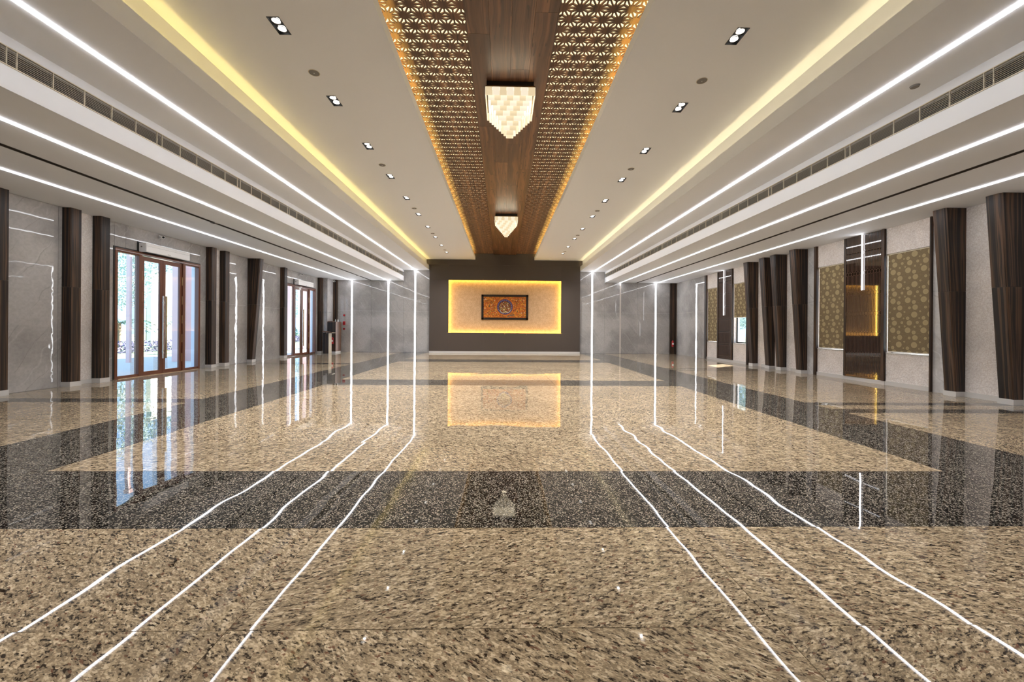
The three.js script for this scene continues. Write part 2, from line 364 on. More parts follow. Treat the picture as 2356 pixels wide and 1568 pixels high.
// ------------------------------------------------------------------ ceiling shell
const LAMP_X = [-2.712, 2.853], LAMP_Z = Array.from({ length: 10 }, (_, k) => -4.885 - 1.593 * k);
{
  const ceiling = structure('ceiling', 'white stepped plaster ceiling with dropped beams along the hall', 'ceiling');
  mesh('roof_slab', box(XL - 0.3, XR + 0.3, 5.55, 5.75, ZB - 0.3, ZF + 0.3), M.white, ceiling);
  for (const s of [-1, 1]) {
    const X = (h) => MID + s * h;
    // main ceiling: a board with openings for the twin downlights
    const a = X(1.551), b = X(4.103), lx = LAMP_X[s < 0 ? 0 : 1], sh = new THREE.Shape();
    const x0 = Math.min(a, b), x1 = Math.max(a, b);
    sh.moveTo(x0, Z_PANEL); sh.lineTo(x1, Z_PANEL); sh.lineTo(x1, ZF); sh.lineTo(x0, ZF); sh.closePath();
    for (const z of LAMP_Z) { const q = new THREE.Path(); q.moveTo(lx - 0.07, z - 0.14); q.lineTo(lx - 0.07, z + 0.14); q.lineTo(lx + 0.07, z + 0.14); q.lineTo(lx + 0.07, z - 0.14); q.closePath(); sh.holes.push(q); }
    const g = new THREE.ExtrudeGeometry(sh, { depth: 0.04, bevelEnabled: false });
    g.rotateX(Math.PI / 2); g.translate(0, Y_MAIN + 0.04, 0);
    mesh('ceiling_board', uvm(g), M.white, ceiling);
    mesh('opening_upstand', box(X(1.551), X(1.58), Y_MAIN + 0.0402, 5.06, Z_PANEL, ZF), M.white, ceiling);
    mesh('plenum_side', box(X(2.1), X(2.14), Y_MAIN + 0.05, 5.55, Z_PANEL, ZF), M.white, ceiling);
    // beam with its cove trough, the grille face and the low soffit with the track slot
    mesh('cove_lip', box(X(3.977), X(4.0), Y_BEAM, 4.6, ZB, ZF), M.white, ceiling);
    mesh('beam_soffit', box(X(4.0), X(5.35), Y_BEAM, Y_BEAM + 0.06, ZB, ZF), M.white, ceiling);
    mesh('cove_back', box(X(4.105), X(4.145), Y_BEAM + 0.06, 5.55, ZB, ZF), M.white, ceiling);
    for (const [n, p, q] of [['grille_face', 3.793, 4.05], ['grille_face', 4.24, 4.46]]) mesh(n, box(X(5.35), X(5.42), p, q, ZB, ZF), M.white, ceiling);
    const wall = s < 0 ? XL : XR;
    mesh('low_soffit', box(X(5.42), X(6.995), Y_LOW, Y_LOW + 0.05, ZB, ZF), M.white, ceiling);
    mesh('low_soffit', box(X(7.105), wall + s * 0.2, Y_LOW, Y_LOW + 0.05, ZB, ZF), M.white, ceiling);
    mesh('slot_cover', box(X(6.9), X(7.2), Y_LOW + 0.06, Y_LOW + 0.09, ZB, ZF), M.white, ceiling);
  }
}
// curtain tracks in the slots
for (const s of [-1, 1]) {
  const t = thing('curtain_track', s < 0 ? 'dark metal curtain track in ceiling slot on the door side' : 'dark metal curtain track in ceiling slot on the blinds side', 'track', { group: 'curtain tracks' });
  const x = MID + s * 7.05;
  mesh('rail', [box(x - 0.054, x + 0.054, Y_LOW + 0.03, Y_LOW + 0.058, ZB, ZF), box(x - 0.054, x - 0.03, Y_LOW, Y_LOW + 0.03, ZB, ZF), box(x + 0.03, x + 0.054, Y_LOW, Y_LOW + 0.03, ZB, ZF)], M.trackMetal, t);
  mesh('bracket', rbox(x - 0.06, x + 0.06, Y_LOW - 0.012, Y_LOW, -19.5, -19.36, 0.004), M.steel, t);
  mesh('bracket', rbox(x - 0.06, x + 0.06, Y_LOW - 0.012, Y_LOW, -9.9, -9.76, 0.004), M.steel, t);
}
// LED strips set into the ceiling
const stripNames = { '-1,4.7': 'innermost ceiling LED strip, on the beam above the door side', '-1,6.16': 'middle ceiling LED strip, beside the grille above the door side', '-1,8.09': 'outermost ceiling LED strip, close to the wall with glass doors',
  '1,4.7': 'innermost ceiling LED strip, on the beam above the blinds side', '1,6.16': 'middle ceiling LED strip, beside the grille above the blinds side', '1,8.09': 'outermost ceiling LED strip, close to the wall with patterned blinds' };
for (const s of [-1, 1]) for (const [h, y] of [[4.7, Y_BEAM], [6.16, Y_LOW], [8.09, Y_LOW]]) {
  const x = MID + s * h, t = thing('ceiling_led_strip', stripNames[s + ',' + h], 'strip light', { group: 'ceiling LED strips' });
  const n = 6, z0 = ZB + 0.03, L = (ZF - 0.05 - z0) / n;
  for (let k = 0; k < n; k++) mesh('led_segment', box(x - 0.019, x + 0.019, y - 0.016, y - 0.0005, z0 + k * L, z0 + (k + 1) * L - 0.0005), M.led, t);
  area('strip_area_light', 0.038, n * L, lin(...WARM), LED_LIGHT, [x, y - 0.019, z0 + n * L / 2], DOWN, t);
  for (const d of [-1, 1]) area('strip_area_light', n * L, 0.014, lin(...WARM), LED_LIGHT * 0.55, [x + d * 0.022, y - 0.0085, z0 + n * L / 2], [0, d > 0 ? -Math.PI / 2 : Math.PI / 2, 0], t);
}
// cove strips in the beam troughs and behind the screen opening
for (const s of [-1, 1]) {
  const side = s < 0 ? 'door side' : 'blinds side', n = 6, z0 = ZB + 0.3, L = (ZF - 0.05 - z0) / n;
  const c = thing('cove_led_strip', 'yellow LED strip hidden in the ceiling cove on the ' + side, 'strip light', { group: 'cove LED strips' });
  const x = MID + s * 4.06;
  for (let k = 0; k < n; k++) mesh('led_segment', box(x - 0.012, x + 0.012, Y_BEAM + 0.061, Y_BEAM + 0.075, z0 + k * L, z0 + (k + 1) * L), s < 0 ? M.coveLeft : M.coveRight, c);
  area('cove_area_light', 0.024, n * L, s < 0 ? lin(1, 0.7, 0.19) : lin(1, 0.78, 0.42), COVE_LIGHT * (s < 0 ? 1 : 0.85), [x, Y_BEAM + 0.08, z0 + n * L / 2], UPW, c);
  const d = thing('screen_led_strip', 'golden LED strip hidden above the screen opening on the ' + side, 'strip light', { group: 'screen LED strips' });
  const xs = MID + s * 1.655;
  for (let k = 0; k < n; k++) mesh('led_segment', box(xs - 0.01, xs + 0.01, Y_MAIN + 0.041, Y_MAIN + 0.052, z0 + k * L, z0 + (k + 1) * L), M.gold, d);
  area('screen_area_light', 0.02, n * L, lin(1, 0.62, 0.12), 34, [xs, Y_MAIN + 0.056, z0 + n * L / 2], UPW, d);
}

// ------------------------------------------------------------------ walls
const ZONES = [];
const wallLeft = structure('wall_left', 'grey marble wall with two glass entrance doors', 'wall');
const wallRight = structure('wall_right', 'textured wall with blinds, dark panels and grey marble', 'wall');
const wallBack = structure('wall_back', 'grey marble end wall beside the dark feature wall', 'wall');
const wallFront = structure('wall_front', 'plain stucco wall behind the viewer', 'wall');
mesh('wall_core', box(XL - 0.3, XR + 0.3, -0.02, 5.55, ZF, ZF + 0.25), M.stucco, wallFront);
const DOOR_Z = [[-9.85, -12.57], [-17.51, -20.2]], DOOR_H = 3.19;
const T = 0.25;
{
  // left wall core, open at the two doors
  const zs = [ZF, -9.85, -12.57, -17.51, -20.2, ZB - T];
  for (let i = 0; i < 5; i++) mesh('wall_core', i % 2 ? box(XL - T, XL - 0.02, DOOR_H, 5.55, zs[i], zs[i + 1]) : box(XL - T, XL - 0.02, -0.02, 5.55, zs[i], zs[i + 1]), M.white, wallLeft);
  const G = 0.003;
  const panel = (z0, z1, y0, y1, m = M.marble) => mesh(m === M.marble ? 'marble_panel' : 'stucco_panel', box(XL - 0.02, XL, y0 + G, y1 - G, z1 + G, z0 - G), m, wallLeft);
  const column = (z0, z1) => { panel(z0, z1, 0, 2.06); panel(z0, z1, 2.06, Y_LOW); };
  column(ZF, 2.3); column(2.3, -0.4); column(-0.4, -3.0); column(-3.0, -5.4); column(-5.4, -7.55);
  panel(-7.55, -8.63, 0, Y_LOW);
  panel(-8.63, -8.95, 0, Y_LOW);
  panel(-8.95, -9.33, 0, Y_LOW, M.stucco);
  panel(-9.33, -9.845, 0, Y_LOW);
  for (const [a, b] of [[-9.845, -10.14], [-10.14, -11.15], [-11.15, -12.2], [-12.2, -12.57]]) panel(a, b, DOOR_H, Y_LOW);
  column(-12.57, -13.0); panel(-13.0, -13.45, 0, Y_LOW, M.stucco); column(-13.45, -14.9); column(-14.9, -16.5); column(-16.5, -17.51);
  for (const [a, b] of [[-17.51, -17.9], [-17.9, -18.9], [-18.9, -19.9], [-19.9, -20.2]]) panel(a, b, DOOR_H, Y_LOW);
  panel(-20.2, -20.5, 0, Y_LOW);
  mesh('corner_pier', [box(XL - 0.02, -8.92, -0.02, 2.06 - G, ZB, -20.62), box(XL - 0.02, -8.92, 2.06 + G, Y_LOW, ZB, -20.62)], M.marble, wallLeft);
}
{
  // back wall: marble panels either side, vertical joints beside the middle LED
  const G = 0.003;
  mesh('wall_core', box(XL - T, XR + T, -0.02, 5.55, ZB - T, ZB - 0.02), M.white, wallBack);
  const panel = (x0, x1, y0, y1) => mesh('marble_panel', box(x0 + G, x1 - G, y0 + G, y1 - G, ZB - 0.02, ZB), M.marble, wallBack);
  for (const [a, b, top] of [[-8.92, -6.97, Y_LOW], [-6.97, -5.265, Y_LOW], [-5.265, -3.885, Y_BEAM], [4.055, 5.435, Y_BEAM], [5.435, 7.21, Y_LOW], [7.21, XR, Y_LOW]]) { panel(a, b, 0, 2.18); panel(a, b, 2.18, top); }
}
// vertical LED strips on the back wall, one of them switched off
for (const [x, top, on, label] of [[-7.99, Y_LOW, 1, 'lit vertical LED strip beside the red call points'], [-6.07, Y_LOW, 1, 'lit vertical LED strip in the middle of the marble left of painting'], [-4.66, Y_BEAM, 1, 'lit vertical LED strip just left of the dark feature wall'],
  [4.77, Y_BEAM, 1, 'lit vertical LED strip just right of the dark feature wall'], [6.29, Y_LOW, 0, 'unlit vertical LED strip on the grey marble right of painting'], [8.2, Y_LOW, 1, 'lit vertical LED strip nearest the corner fire extinguisher']]) {
  const t = thing('wall_led_strip', label, 'strip light', { group: 'vertical LED strips' });
  mesh('led_segment', box(x - 0.04, x + 0.04, 0.004, top - 0.01, ZB + 0.0005, ZB + 0.007), on ? M.led : M.ledOff, t);
  if (on) area('strip_area_light', 0.08, top - 0.02, lin(...WARM), LED_LIGHT, [x, top / 2, ZB + 0.012], [0, Math.PI, 0], t);
}

// feature wall with the lit alcove
{
  const c = 0.105, ax0 = -2.865, ax1 = 3.07, ay0 = 1.062, ay1 = 3.832;
  const w = structure('wall_feature', 'dark brown feature wall with a lit recessed alcove', 'wall');
  const P = (pts, z0, z1) => prism(pts, z0, z1);
  const L = c - 3.97, R = c + 3.97, zb = ZB + 0.001, zf = Z_PANEL - 0.02;
  // carcass round a cavity that is 0.12 m wider than the opening
  const k = 0.13;
  mesh('carcass', [box(L, ax0 - k, 0, 5.5, zb, zf), box(ax1 + k, R, 0, 5.5, zb, zf), box(ax0 - k, ax1 + k, 0, ay0 - k, zb, zf), box(ax0 - k, ax1 + k, ay1 + k, 5.5, zb, zf), box(c - 4.1, L, 4.62, Y_MAIN + 0.3, zb, zf), box(R, c + 4.1, 4.62, Y_MAIN + 0.3, zb, zf)], M.feature, w);
  const G = 0.0012, pz0 = zf, pz1 = Z_PANEL;
  const face = (x0, x1, y0, y1) => mesh('wall_panel', box(x0 + G, x1 - G, y0 + G, y1 - G, pz0, pz1), M.feature, w);
  const xs = [L, ax0, -1.05, 0.105, 1.26, ax1, R];
  for (let i = 0; i + 1 < xs.length; i++) { face(xs[i], xs[i + 1], ay1, 4.62); face(xs[i] - (i ? 0 : 0.13), xs[i + 1] + (i === 5 ? 0.13 : 0), 4.62, 5.5); if (i > 0 && i < 5) face(xs[i], xs[i + 1], 0.1, ay0); }
  face(L, ax0, 0.1, ay0); face(ax1, R, 0.1, ay0); face(L, ax0, ay0, ay1); face(ax1, R, ay0, ay1);
  mesh('alcove_backing', box(ax0 - k, ax1 + k, ay0 - k, ay1 + k, zb, zb + 0.03), M.paper, w);
  const sk = structure('baseboard_back', 'pale marble skirting along the foot of the feature wall', 'skirting');
  for (let i = 0; i < 7; i++) mesh('skirting_piece', box(L + i * (R - L) / 7 + G, L + (i + 1) * (R - L) / 7 - G, 0, 0.1, Z_PANEL - 0.02, Z_PANEL + 0.008), M.skirting, sk);
  // LED strips hidden behind the edges of the opening
  const t = thing('alcove_led_strip', 'amber LED strip running round the edge of the painting alcove', 'strip light');
  const zc = zb + 0.11, AMB = lin(1, 0.6, 0.1), K = 18, e = 0.045;
  const cx = (ax0 + ax1) / 2, cyy = (ay0 + ay1) / 2, W = ax1 - ax0 + 0.12, H = ay1 - ay0 + 0.12;
  for (const [q, sgn] of [[ay1 + e, -1], [ay0 - e, 1]]) {
    for (const h of [-1, 1]) mesh('led_segment', box(cx + (h < 0 ? -W / 2 : 0.001), cx + (h < 0 ? -0.001 : W / 2), q - 0.006, q + 0.006, zc - 0.02, zc + 0.02), M.alcoveLed, t);
    area('alcove_area_light', W, 0.04, AMB, K, [cx, q + sgn * 0.009, zc], sgn < 0 ? DOWN : UPW, t);
  }
  for (const [q, sgn] of [[ax1 + e, -1], [ax0 - e, 1]]) {
    mesh('led_segment', box(q - 0.006, q + 0.006, ay0 - 0.03, ay1 + 0.03, zc - 0.02, zc + 0.02), M.alcoveLed, t);
    area('alcove_area_light', 0.04, H, AMB, K, [q + sgn * 0.009, cyy, zc], [0, sgn < 0 ? Math.PI / 2 : -Math.PI / 2, 0], t);
  }
  // painting
  const p = thing('framed_painting', 'framed orange folk painting with a ringed purple disc', 'painting', { at: [0.1, 2.432, zb + 0.03] });
  const pw = 1.245, ph = 0.668, f = 0.115;
  mesh('picture_frame', [rbox(-pw, pw, ph - f, ph, 0, 0.05, 0.008), rbox(-pw, pw, -ph, -ph + f, 0, 0.05, 0.008), rbox(-pw, -pw + f, -ph, ph, 0, 0.05, 0.008), rbox(pw - f, pw, -ph, ph, 0, 0.05, 0.008)], phy({ color: lin(0.02, 0.014, 0.012), roughness: 0.3 }), p);
  const cg = new THREE.PlaneGeometry(2 * (pw - f), 2 * (ph - f)); cg.translate(0, 0, 0.022);
  mesh('canvas', [cg], M.painting, p);
  mesh('backing_board', box(-pw + 0.03, pw - 0.03, -ph + 0.03, ph - 0.03, 0.002, 0.02), M.dark, p);
  mesh('hanging_hook', rbox(-0.03, 0.03, ph, ph + 0.04, 0.005, 0.02, 0.004), M.brass, p);
}

// ------------------------------------------------------------------ centre of the ceiling: wood planks, cut screens, backlight
{
  const wood = thing('plank_ceiling_panel', 'walnut plank panel along the middle of the ceiling carrying the chandeliers', 'ceiling panel');
  const hw = 0.575, y0 = 5.19, y1 = 5.215, G = 0.0015;
  mesh('backing_board', box(MID - hw, MID + hw, y1, 5.26, Z_PANEL, ZF), M.screenWood, wood);
  for (const s of [-1, 1]) mesh('edge_trim', box(MID + s * hw, MID + s * (hw + 0.012), y0 - 0.004, 5.26, Z_PANEL, ZF), M.walnut, wood);
  const cols = 4, w = 2 * hw / cols, len = 2.44;
  for (let i = 0; i < cols; i++) {
    let z = Z_PANEL + [1.22, 2.0, 0.5, 1.6][i], prev = Z_PANEL;
    while (prev < ZF) {
      const e = Math.min(z, ZF);
      const g = box(-w / 2 + G, w / 2 - G, y0, y1, prev + G, e - G), uv = g.attributes.uv, ou = rnd() * 5, ov = rnd() * 5;
      for (let q = 0; q < uv.count; q++) uv.setXY(q, uv.getX(q) + ou, uv.getY(q) + ov);
      const m = mesh('plank', g, M.walnut, wood); m.position.x = MID - hw + (i + 0.5) * w;
      prev = e; z += len;
    }
  }
  // screen: hubs on a triangular grid, three windows in every triangle
  const A = 0.2085, ROW = A * Math.sqrt(3) / 2, ROWS = 14, LEN = ROW * ROWS, WID = 1.2;
  const clip = (poly, nx, ny, d) => { const out = []; for (let i = 0; i < poly.length; i++) { const p = poly[i], q = poly[(i + 1) % poly.length], a = p[0] * nx + p[1] * ny - d, b = q[0] * nx + q[1] * ny - d; if (a >= 0) out.push(p); if ((a >= 0) !== (b >= 0)) { const t = a / (a - b); out.push([p[0] + (q[0] - p[0]) * t, p[1] + (q[1] - p[1]) * t]); } } return out; };
  const shape = new THREE.Shape([[0, 0.001], [WID, 0.001], [WID, LEN - 0.001], [0, LEN - 0.001]].map(([x, y]) => new THREE.Vector2(x, y)));
  const BAR = 0.0105, HUB = 0.058;
  function hole(P, Q, C0) {
    let poly = [P, Q, C0];
    const cen = [(P[0] + Q[0] + C0[0]) / 3, (P[1] + Q[1] + C0[1]) / 3];
    for (const [a, b] of [[P, Q], [Q, C0], [C0, P]]) {
      let nx = -(b[1] - a[1]), ny = b[0] - a[0]; const l = Math.hypot(nx, ny); nx /= l; ny /= l;
      if ((cen[0] - a[0]) * nx + (cen[1] - a[1]) * ny < 0) { nx = -nx; ny = -ny; }
      poly = clip(poly, nx, ny, a[0] * nx + a[1] * ny + BAR);
    }
    for (const h of [P, Q]) { let nx = cen[0] - h[0], ny = cen[1] - h[1]; const l = Math.hypot(nx, ny); nx /= l; ny /= l; poly = clip(poly, nx, ny, h[0] * nx + h[1] * ny + HUB); }
    for (const [nx, ny, d] of [[1, 0, 0.008], [-1, 0, -WID + 0.008], [0, 1, 0.006], [0, -1, -LEN + 0.006]]) if (poly.length) poly = clip(poly, nx, ny, d);
    if (poly.length < 3) return;
    let ar = 0; for (let i = 0; i < poly.length; i++) { const p = poly[i], q = poly[(i + 1) % poly.length]; ar += p[0] * q[1] - q[0] * p[1]; }
    if (Math.abs(ar) < 2.4e-4) return;
    if (ar > 0) poly.reverse();
    shape.holes.push(new THREE.Path(poly.map(([x, y]) => new THREE.Vector2(x, y))));
  }
  const at = (i, j) => [i * A + (j % 2 ? A / 2 : 0) + 0.045, j * ROW];
  for (let j = -1; j < ROWS; j++) for (let i = -1; i < 7; i++) {
    const odd = ((j % 2) + 2) % 2 === 1, jj = j;
    const p = [i * A + (odd ? A / 2 : 0) + 0.045, jj * ROW], q = [p[0] + A, p[1]], up = [p[0] + A / 2, p[1] + ROW], up2 = [p[0] - A / 2, p[1] + ROW];
    for (const [a, b, c] of [[p, q, up], [p, up, up2]]) { const m = [(a[0] + b[0] + c[0]) / 3, (a[1] + b[1] + c[1]) / 3]; hole(a, b, m); hole(b, c, m); hole(c, a, m); }
  }
  const sg = new THREE.ExtrudeGeometry(shape, { depth: 0.018, bevelEnabled: false });
  sg.rotateX(-Math.PI / 2);            // shape y runs towards -z, thickness upwards
  uvm(sg);
  const bg = box(0, WID, 0, 0.02, -LEN + 0.004, 0);
  for (const s of [-1, 1]) {
    const side = s < 0 ? 'door side' : 'blinds side';
    const t = thing('fretwork_screen', 'walnut fretwork screen with starburst cut-outs beside the planks on the ' + side, 'ceiling screen', { group: 'ceiling fretwork screens' });
    const b = thing('screen_backlight', 'glowing cream light panel above the fretwork screen on the ' + side, 'light panel', { group: 'screen backlights' });
    for (let k = 0; k < 10; k++) {
      const zEnd = Z_PANEL + 0.002 + k * LEN;
      const m = mesh('screen_panel', sg, M.screenWood, t), q = mesh('light_panel', bg, M.backlight, b);
      for (const [o, y] of [[m, Y_SCREEN], [q, Y_SCREEN + 0.17]]) {
        if (s > 0) { o.position.set(MID + hw + 0.013, y, zEnd + LEN); } else { o.position.set(MID - hw - 0.013, y, zEnd); o.rotation.y = Math.PI; }
      }
    }
    area('backlight_area_light', WID, 10 * LEN, lin(1, 0.84, 0.5), 0.7, [MID + s * (hw + WID / 2 + 0.013), Y_SCREEN + 0.165, Z_PANEL + 5 * LEN], DOWN, b);
  }
}

// ------------------------------------------------------------------ chandeliers
{
  const plateGeo = new Map();
  const W0 = 0.39, TIERS = 9, Y0 = 5.19;
  [[-6.70, 'large square tiered glass chandelier nearest the viewer'], [-14.01, 'smaller-looking square tiered glass chandelier nearer the painting wall']].forEach(([zc, label]) => {
    const t = thing('chandelier', label, 'chandelier', { at: [0.09, Y0, zc], group: 'tiered glass chandeliers' });
    mesh('mounting_box', box(-W0 + 0.02, W0 - 0.02, -0.075, -0.002, -W0 + 0.02, W0 - 0.02), M.blackMetal, t);
    mesh('frame', [rbox(-W0, W0, -0.098, -0.078, W0 - 0.012, W0, 0.003), rbox(-W0, W0, -0.098, -0.078, -W0, -W0 + 0.012, 0.003), rbox(-W0, -W0 + 0.012, -0.098, -0.078, -W0, W0, 0.003), rbox(W0 - 0.012, W0, -0.098, -0.078, -W0, W0, 0.003)], M.brass, t);
    mesh('light_tray', box(-W0 + 0.03, W0 - 0.03, -0.13, -0.08, -W0 + 0.03, W0 - 0.03), M.plateTop, t);
    for (let i = 0; i < TIERS; i++) {
      const hw = W0 - i * 0.0415, top = i ? -0.13 - i * 0.052 + 0.05 : -0.1, bot = -0.23 - i * 0.058, n = Math.max(1, Math.round(hw * 2 / 0.105));
      for (let side = 0; side < 4; side++) for (let k = 0; k < n; k++) {
        const w = 2 * hw / n, key = i + '';
        if (!plateGeo.has(key)) plateGeo.set(key, box(-w / 2 + 0.002, w / 2 - 0.002, bot, top, -0.004, 0.004));
        const m = mesh('glass_plate', plateGeo.get(key), (k + i + side) % 2 ? M.plateA : M.plateB, t);
        const a = side * Math.PI / 2, off = -hw + (k + 0.5) * w;
        m.position.set(Math.cos(a) * off + Math.sin(a) * hw, 0, -Math.sin(a) * off + Math.cos(a) * hw);
        m.rotation.y = a;
      }
    }
    area('chandelier_area_light', 0.16, 0.16, lin(1, 0.85, 0.6), 3, [0, -0.78, 0], DOWN, t);
    for (const side of [0, 1, 2, 3]) { const a = side * Math.PI / 2; area('chandelier_area_light', 0.7, 0.3, lin(1, 0.85, 0.6), 1, [Math.sin(a) * 0.41, -0.3, Math.cos(a) * 0.41], [0, a + Math.PI, 0], t); }
  });
}

// ------------------------------------------------------------------ downlights and speakers
{
  const discG = new THREE.CylinderGeometry(0.047, 0.047, 0.012, 24), ringG = new THREE.TorusGeometry(0.05, 0.004, 8, 28).rotateX(Math.PI / 2);
  const boxG = join([box(-0.074, 0.074, 0.05, 0.056, -0.144, 0.144), box(-0.074, -0.068, -0.004, 0.05, -0.144, 0.144), box(0.068, 0.074, -0.004, 0.05, -0.144, 0.144), box(-0.068, 0.068, -0.004, 0.05, -0.144, -0.138), box(-0.068, 0.068, -0.004, 0.05, 0.138, 0.144)]);
  const bladeG = box(-0.068, 0.068, 0.016, 0.05, -0.004, 0.004);
  for (const s of [0, 1]) LAMP_Z.forEach((z, k) => {
    const n = ordinal[9 - k];
    const t = thing('twin_downlight', `recessed black twin downlight, ${n} from the painting wall on the ${s ? 'blinds' : 'door'} side`, 'downlight', { at: [LAMP_X[s], Y_MAIN, z], group: 'twin downlights' });
    mesh('housing', boxG, M.blackMetal, t);
    mesh('divider', bladeG, M.blackMetal, t);
    for (const d of [-0.066, 0.066]) {
      const m = mesh('lamp', discG, M.lamp, t); m.position.set(0, 0.018, d);
      const r = mesh('lamp_rim', ringG, M.steel, t); r.position.set(0, 0.012, d);
    }
    const l = new THREE.SpotLight(lin(1, 0.97, 0.93), SPOT_LIGHT, 0, 1.12, 1, 2);
    l.name = 'downlight_spot_light'; l.position.set(0, -0.006, 0); l.target.position.set(0, -3, 0); l.shadow.radius = 0.7; l.castShadow = true;
    t.add(l, l.target);
  });
  const grilleG = new THREE.CylinderGeometry(0.07, 0.066, 0.006, 32), rimG = new THREE.TorusGeometry(0.073, 0.004, 8, 36).rotateX(Math.PI / 2), capG = new THREE.SphereGeometry(0.008, 12, 8);
  for (const s of [0, 1]) for (let k = 0; k < 5; k++) {
    const t = thing('ceiling_speaker', `round grey ceiling speaker, ${ordinal[4 - k]} from the painting wall on the ${s ? 'blinds' : 'door'} side`, 'speaker', { at: [LAMP_X[s] + 0.005, Y_MAIN, -5.77 - 3.22 * k], group: 'ceiling speakers' });
    const a = mesh('speaker_grille', grilleG, M.grey, t); a.position.y = -0.0035;
    mesh('rim', rimG, M.cream, t).position.y = -0.002;
    mesh('centre_cap', capG, M.plastic, t).position.y = -0.007;
  }
  const dome = thing('smoke_detector', 'small grey disc detector on the beam soffit of the blinds side', 'detector', { at: [MID + 5.02, Y_BEAM, -4.9] });
  mesh('body', new THREE.CylinderGeometry(0.05, 0.042, 0.02, 24), M.grey, dome).position.y = -0.0105;
}

// ------------------------------------------------------------------ air grilles along the beams
for (const s of [-1, 1]) {
  const t = thing('air_grille', s < 0 ? 'long linear bar air grille above the glass doors side' : 'long linear bar air grille above the patterned blinds side', 'air grille', { group: 'linear air grilles' });
  const x = MID + s * 5.35, d = s, y0 = 4.052, y1 = 4.238, X = (a, b) => [x + d * a, x + d * b];
  // sheet-metal duct behind the bars
  const duct = (n, a, b, p, q) => { const [d0, d1] = X(a, b); mesh(n, box(d0, d1, p, q, ZB + 0.05, ZF), M.ductMetal, t); };
  duct('duct_floor', 0.071, 0.75, y0 - 0.02, y0 - 0.004); duct('duct_roof', 0.071, 0.75, y1 + 0.004, y1 + 0.02); duct('duct_back', 0.75, 0.766, y0 - 0.02, y1 + 0.02);
  for (const [p, q] of [[y0 - 0.01, y0 + 0.002], [y1 - 0.002, y1 + 0.008]]) { const [f0, f1] = X(-0.008, 0.012); mesh('frame', box(f0, f1, p, q, ZB + 0.05, ZF), M.cream, t); }
  const zs = []; for (let z = -4.62 + 9 * 0.352, k = 0; z > ZB + 0.1; z -= 0.352, k++) { zs.push(z); if (k % 5 === 3) zs.push(z - 0.09), z -= 0.09; }
  const [v0, v1] = X(-0.004, 0.012);
  const [s0, s1] = X(0.0, 0.003);
  const dg = box(v0, v1, y0, y1, -0.004, 0.004);
  for (let i = 0; i < zs.length; i++) {
    const m = mesh('divider', dg, M.cream, t); m.position.z = zs[i];
    if (i + 1 < zs.length) { const list = []; for (let r = 1; r < 9; r++) { const y = y0 + (y1 - y0) * r / 9; list.push(box(s0, s1, y - 0.0012, y + 0.0012, zs[i + 1] + 0.004, zs[i] - 0.004)); } mesh('bar_bank', list, M.cream, t); }
  }
}

// ------------------------------------------------------------------ dark wooden columns
function woodColumn(side, z, top, bottom, depthTop, depthBottom, label) {
  const s = side === 'left' ? 1 : -1, wx = side === 'left' ? XL : XR;
  const t = thing('wooden_column', label, 'column', { at: [wx, 0, z], kind: 'structure', group: side === 'left' ? 'wooden columns on the door side' : 'wooden columns on the blinds side' });
  // z is the face towards the viewer; the body runs away from it; the front corner is chamfered
  const P = (y, p, d) => [[0, y, 0], [s * p * 0.93, y, 0], [s * p, y, -p * 0.07], [s * p, y, -d], [0, y, -d]];
  const lo = P(0.1, bottom, depthBottom), hi = P(Y_LOW, top, depthTop), pos = [], uv = [];
  const quad = (a, b, c, d, u0, u1, v0, v1) => { pos.push(...a, ...b, ...c, ...a, ...c, ...d); uv.push(u0, v0, u1, v0, u1, v1, u0, v0, u1, v1, u0, v1); };
  const mid = (a, b, k) => a.map((x, i) => x + (b[i] - x) * k);
  let u = rnd() * 3;
  const order = s > 0 ? [0, 1, 2, 3, 4] : [4, 3, 2, 1, 0];
  const ring = (k) => order.map((i) => mid(lo[i], hi[i], k));
  const split = 0.545, G = 0.0003;
  [[0, split - G], [split + G, 1]].forEach(([k0, k1], half) => {
    pos.length = 0; uv.length = 0; const a = ring(k0), b = ring(k1), ou = rnd() * 5, ov = rnd() * 5;
    for (let i = 0; i < 5; i++) { const j = (i + 1) % 5, w = Math.hypot(b[j][0] - b[i][0], b[j][2] - b[i][2]); u += 0.37; quad(a[j], a[i], b[i], b[j], ou + u, ou + u + w, ov + k0 * 3.7, ov + k1 * 3.7); }
    for (const [r, f] of [[a, 1], [b, -1]]) for (let i = 1; i < 4; i++) { const tri = f > 0 ? [r[0], r[i], r[i + 1]] : [r[0], r[i + 1], r[i]]; for (const q of tri) { pos.push(...q); uv.push(q[0], q[2]); } }
    const g = new THREE.BufferGeometry(); g.setAttribute('position', new THREE.BufferAttribute(new Float32Array(pos), 3)); g.setAttribute('uv', new THREE.BufferAttribute(new Float32Array(uv), 2)); g.computeVertexNormals();
    mesh(half ? 'upper_cladding' : 'lower_cladding', g, M.ebony, t);
  });
  const e = 0.012;
  const bg = s > 0 ? box(0, bottom + e, 0, 0.1, -depthBottom - e, e) : box(-bottom - e, 0, 0, 0.1, -depthBottom - e, e);
  mesh('plinth', bg, M.skirting, t);
  return t;
}
woodColumn('left', -7.42, 0.185, 0.185, 0.21, 0.21, 'straight dark wooden column at the far left edge of the picture');
woodColumn('left', -8.70, 0.185, 0.185, 0.21, 0.21, 'straight dark wooden column after the widest marble panel, before the first door');
woodColumn('left', -9.335, 0.185, 0.185, 0.21, 0.21, 'straight dark wooden column next to the near glass door frame');
woodColumn('left', -12.82, 0.185, 0.185, 0.21, 0.21, 'straight dark wooden column just past the near glass door');
woodColumn('left', -13.43, 0.185, 0.185, 0.21, 0.21, 'straight dark wooden column, second past the near glass door');
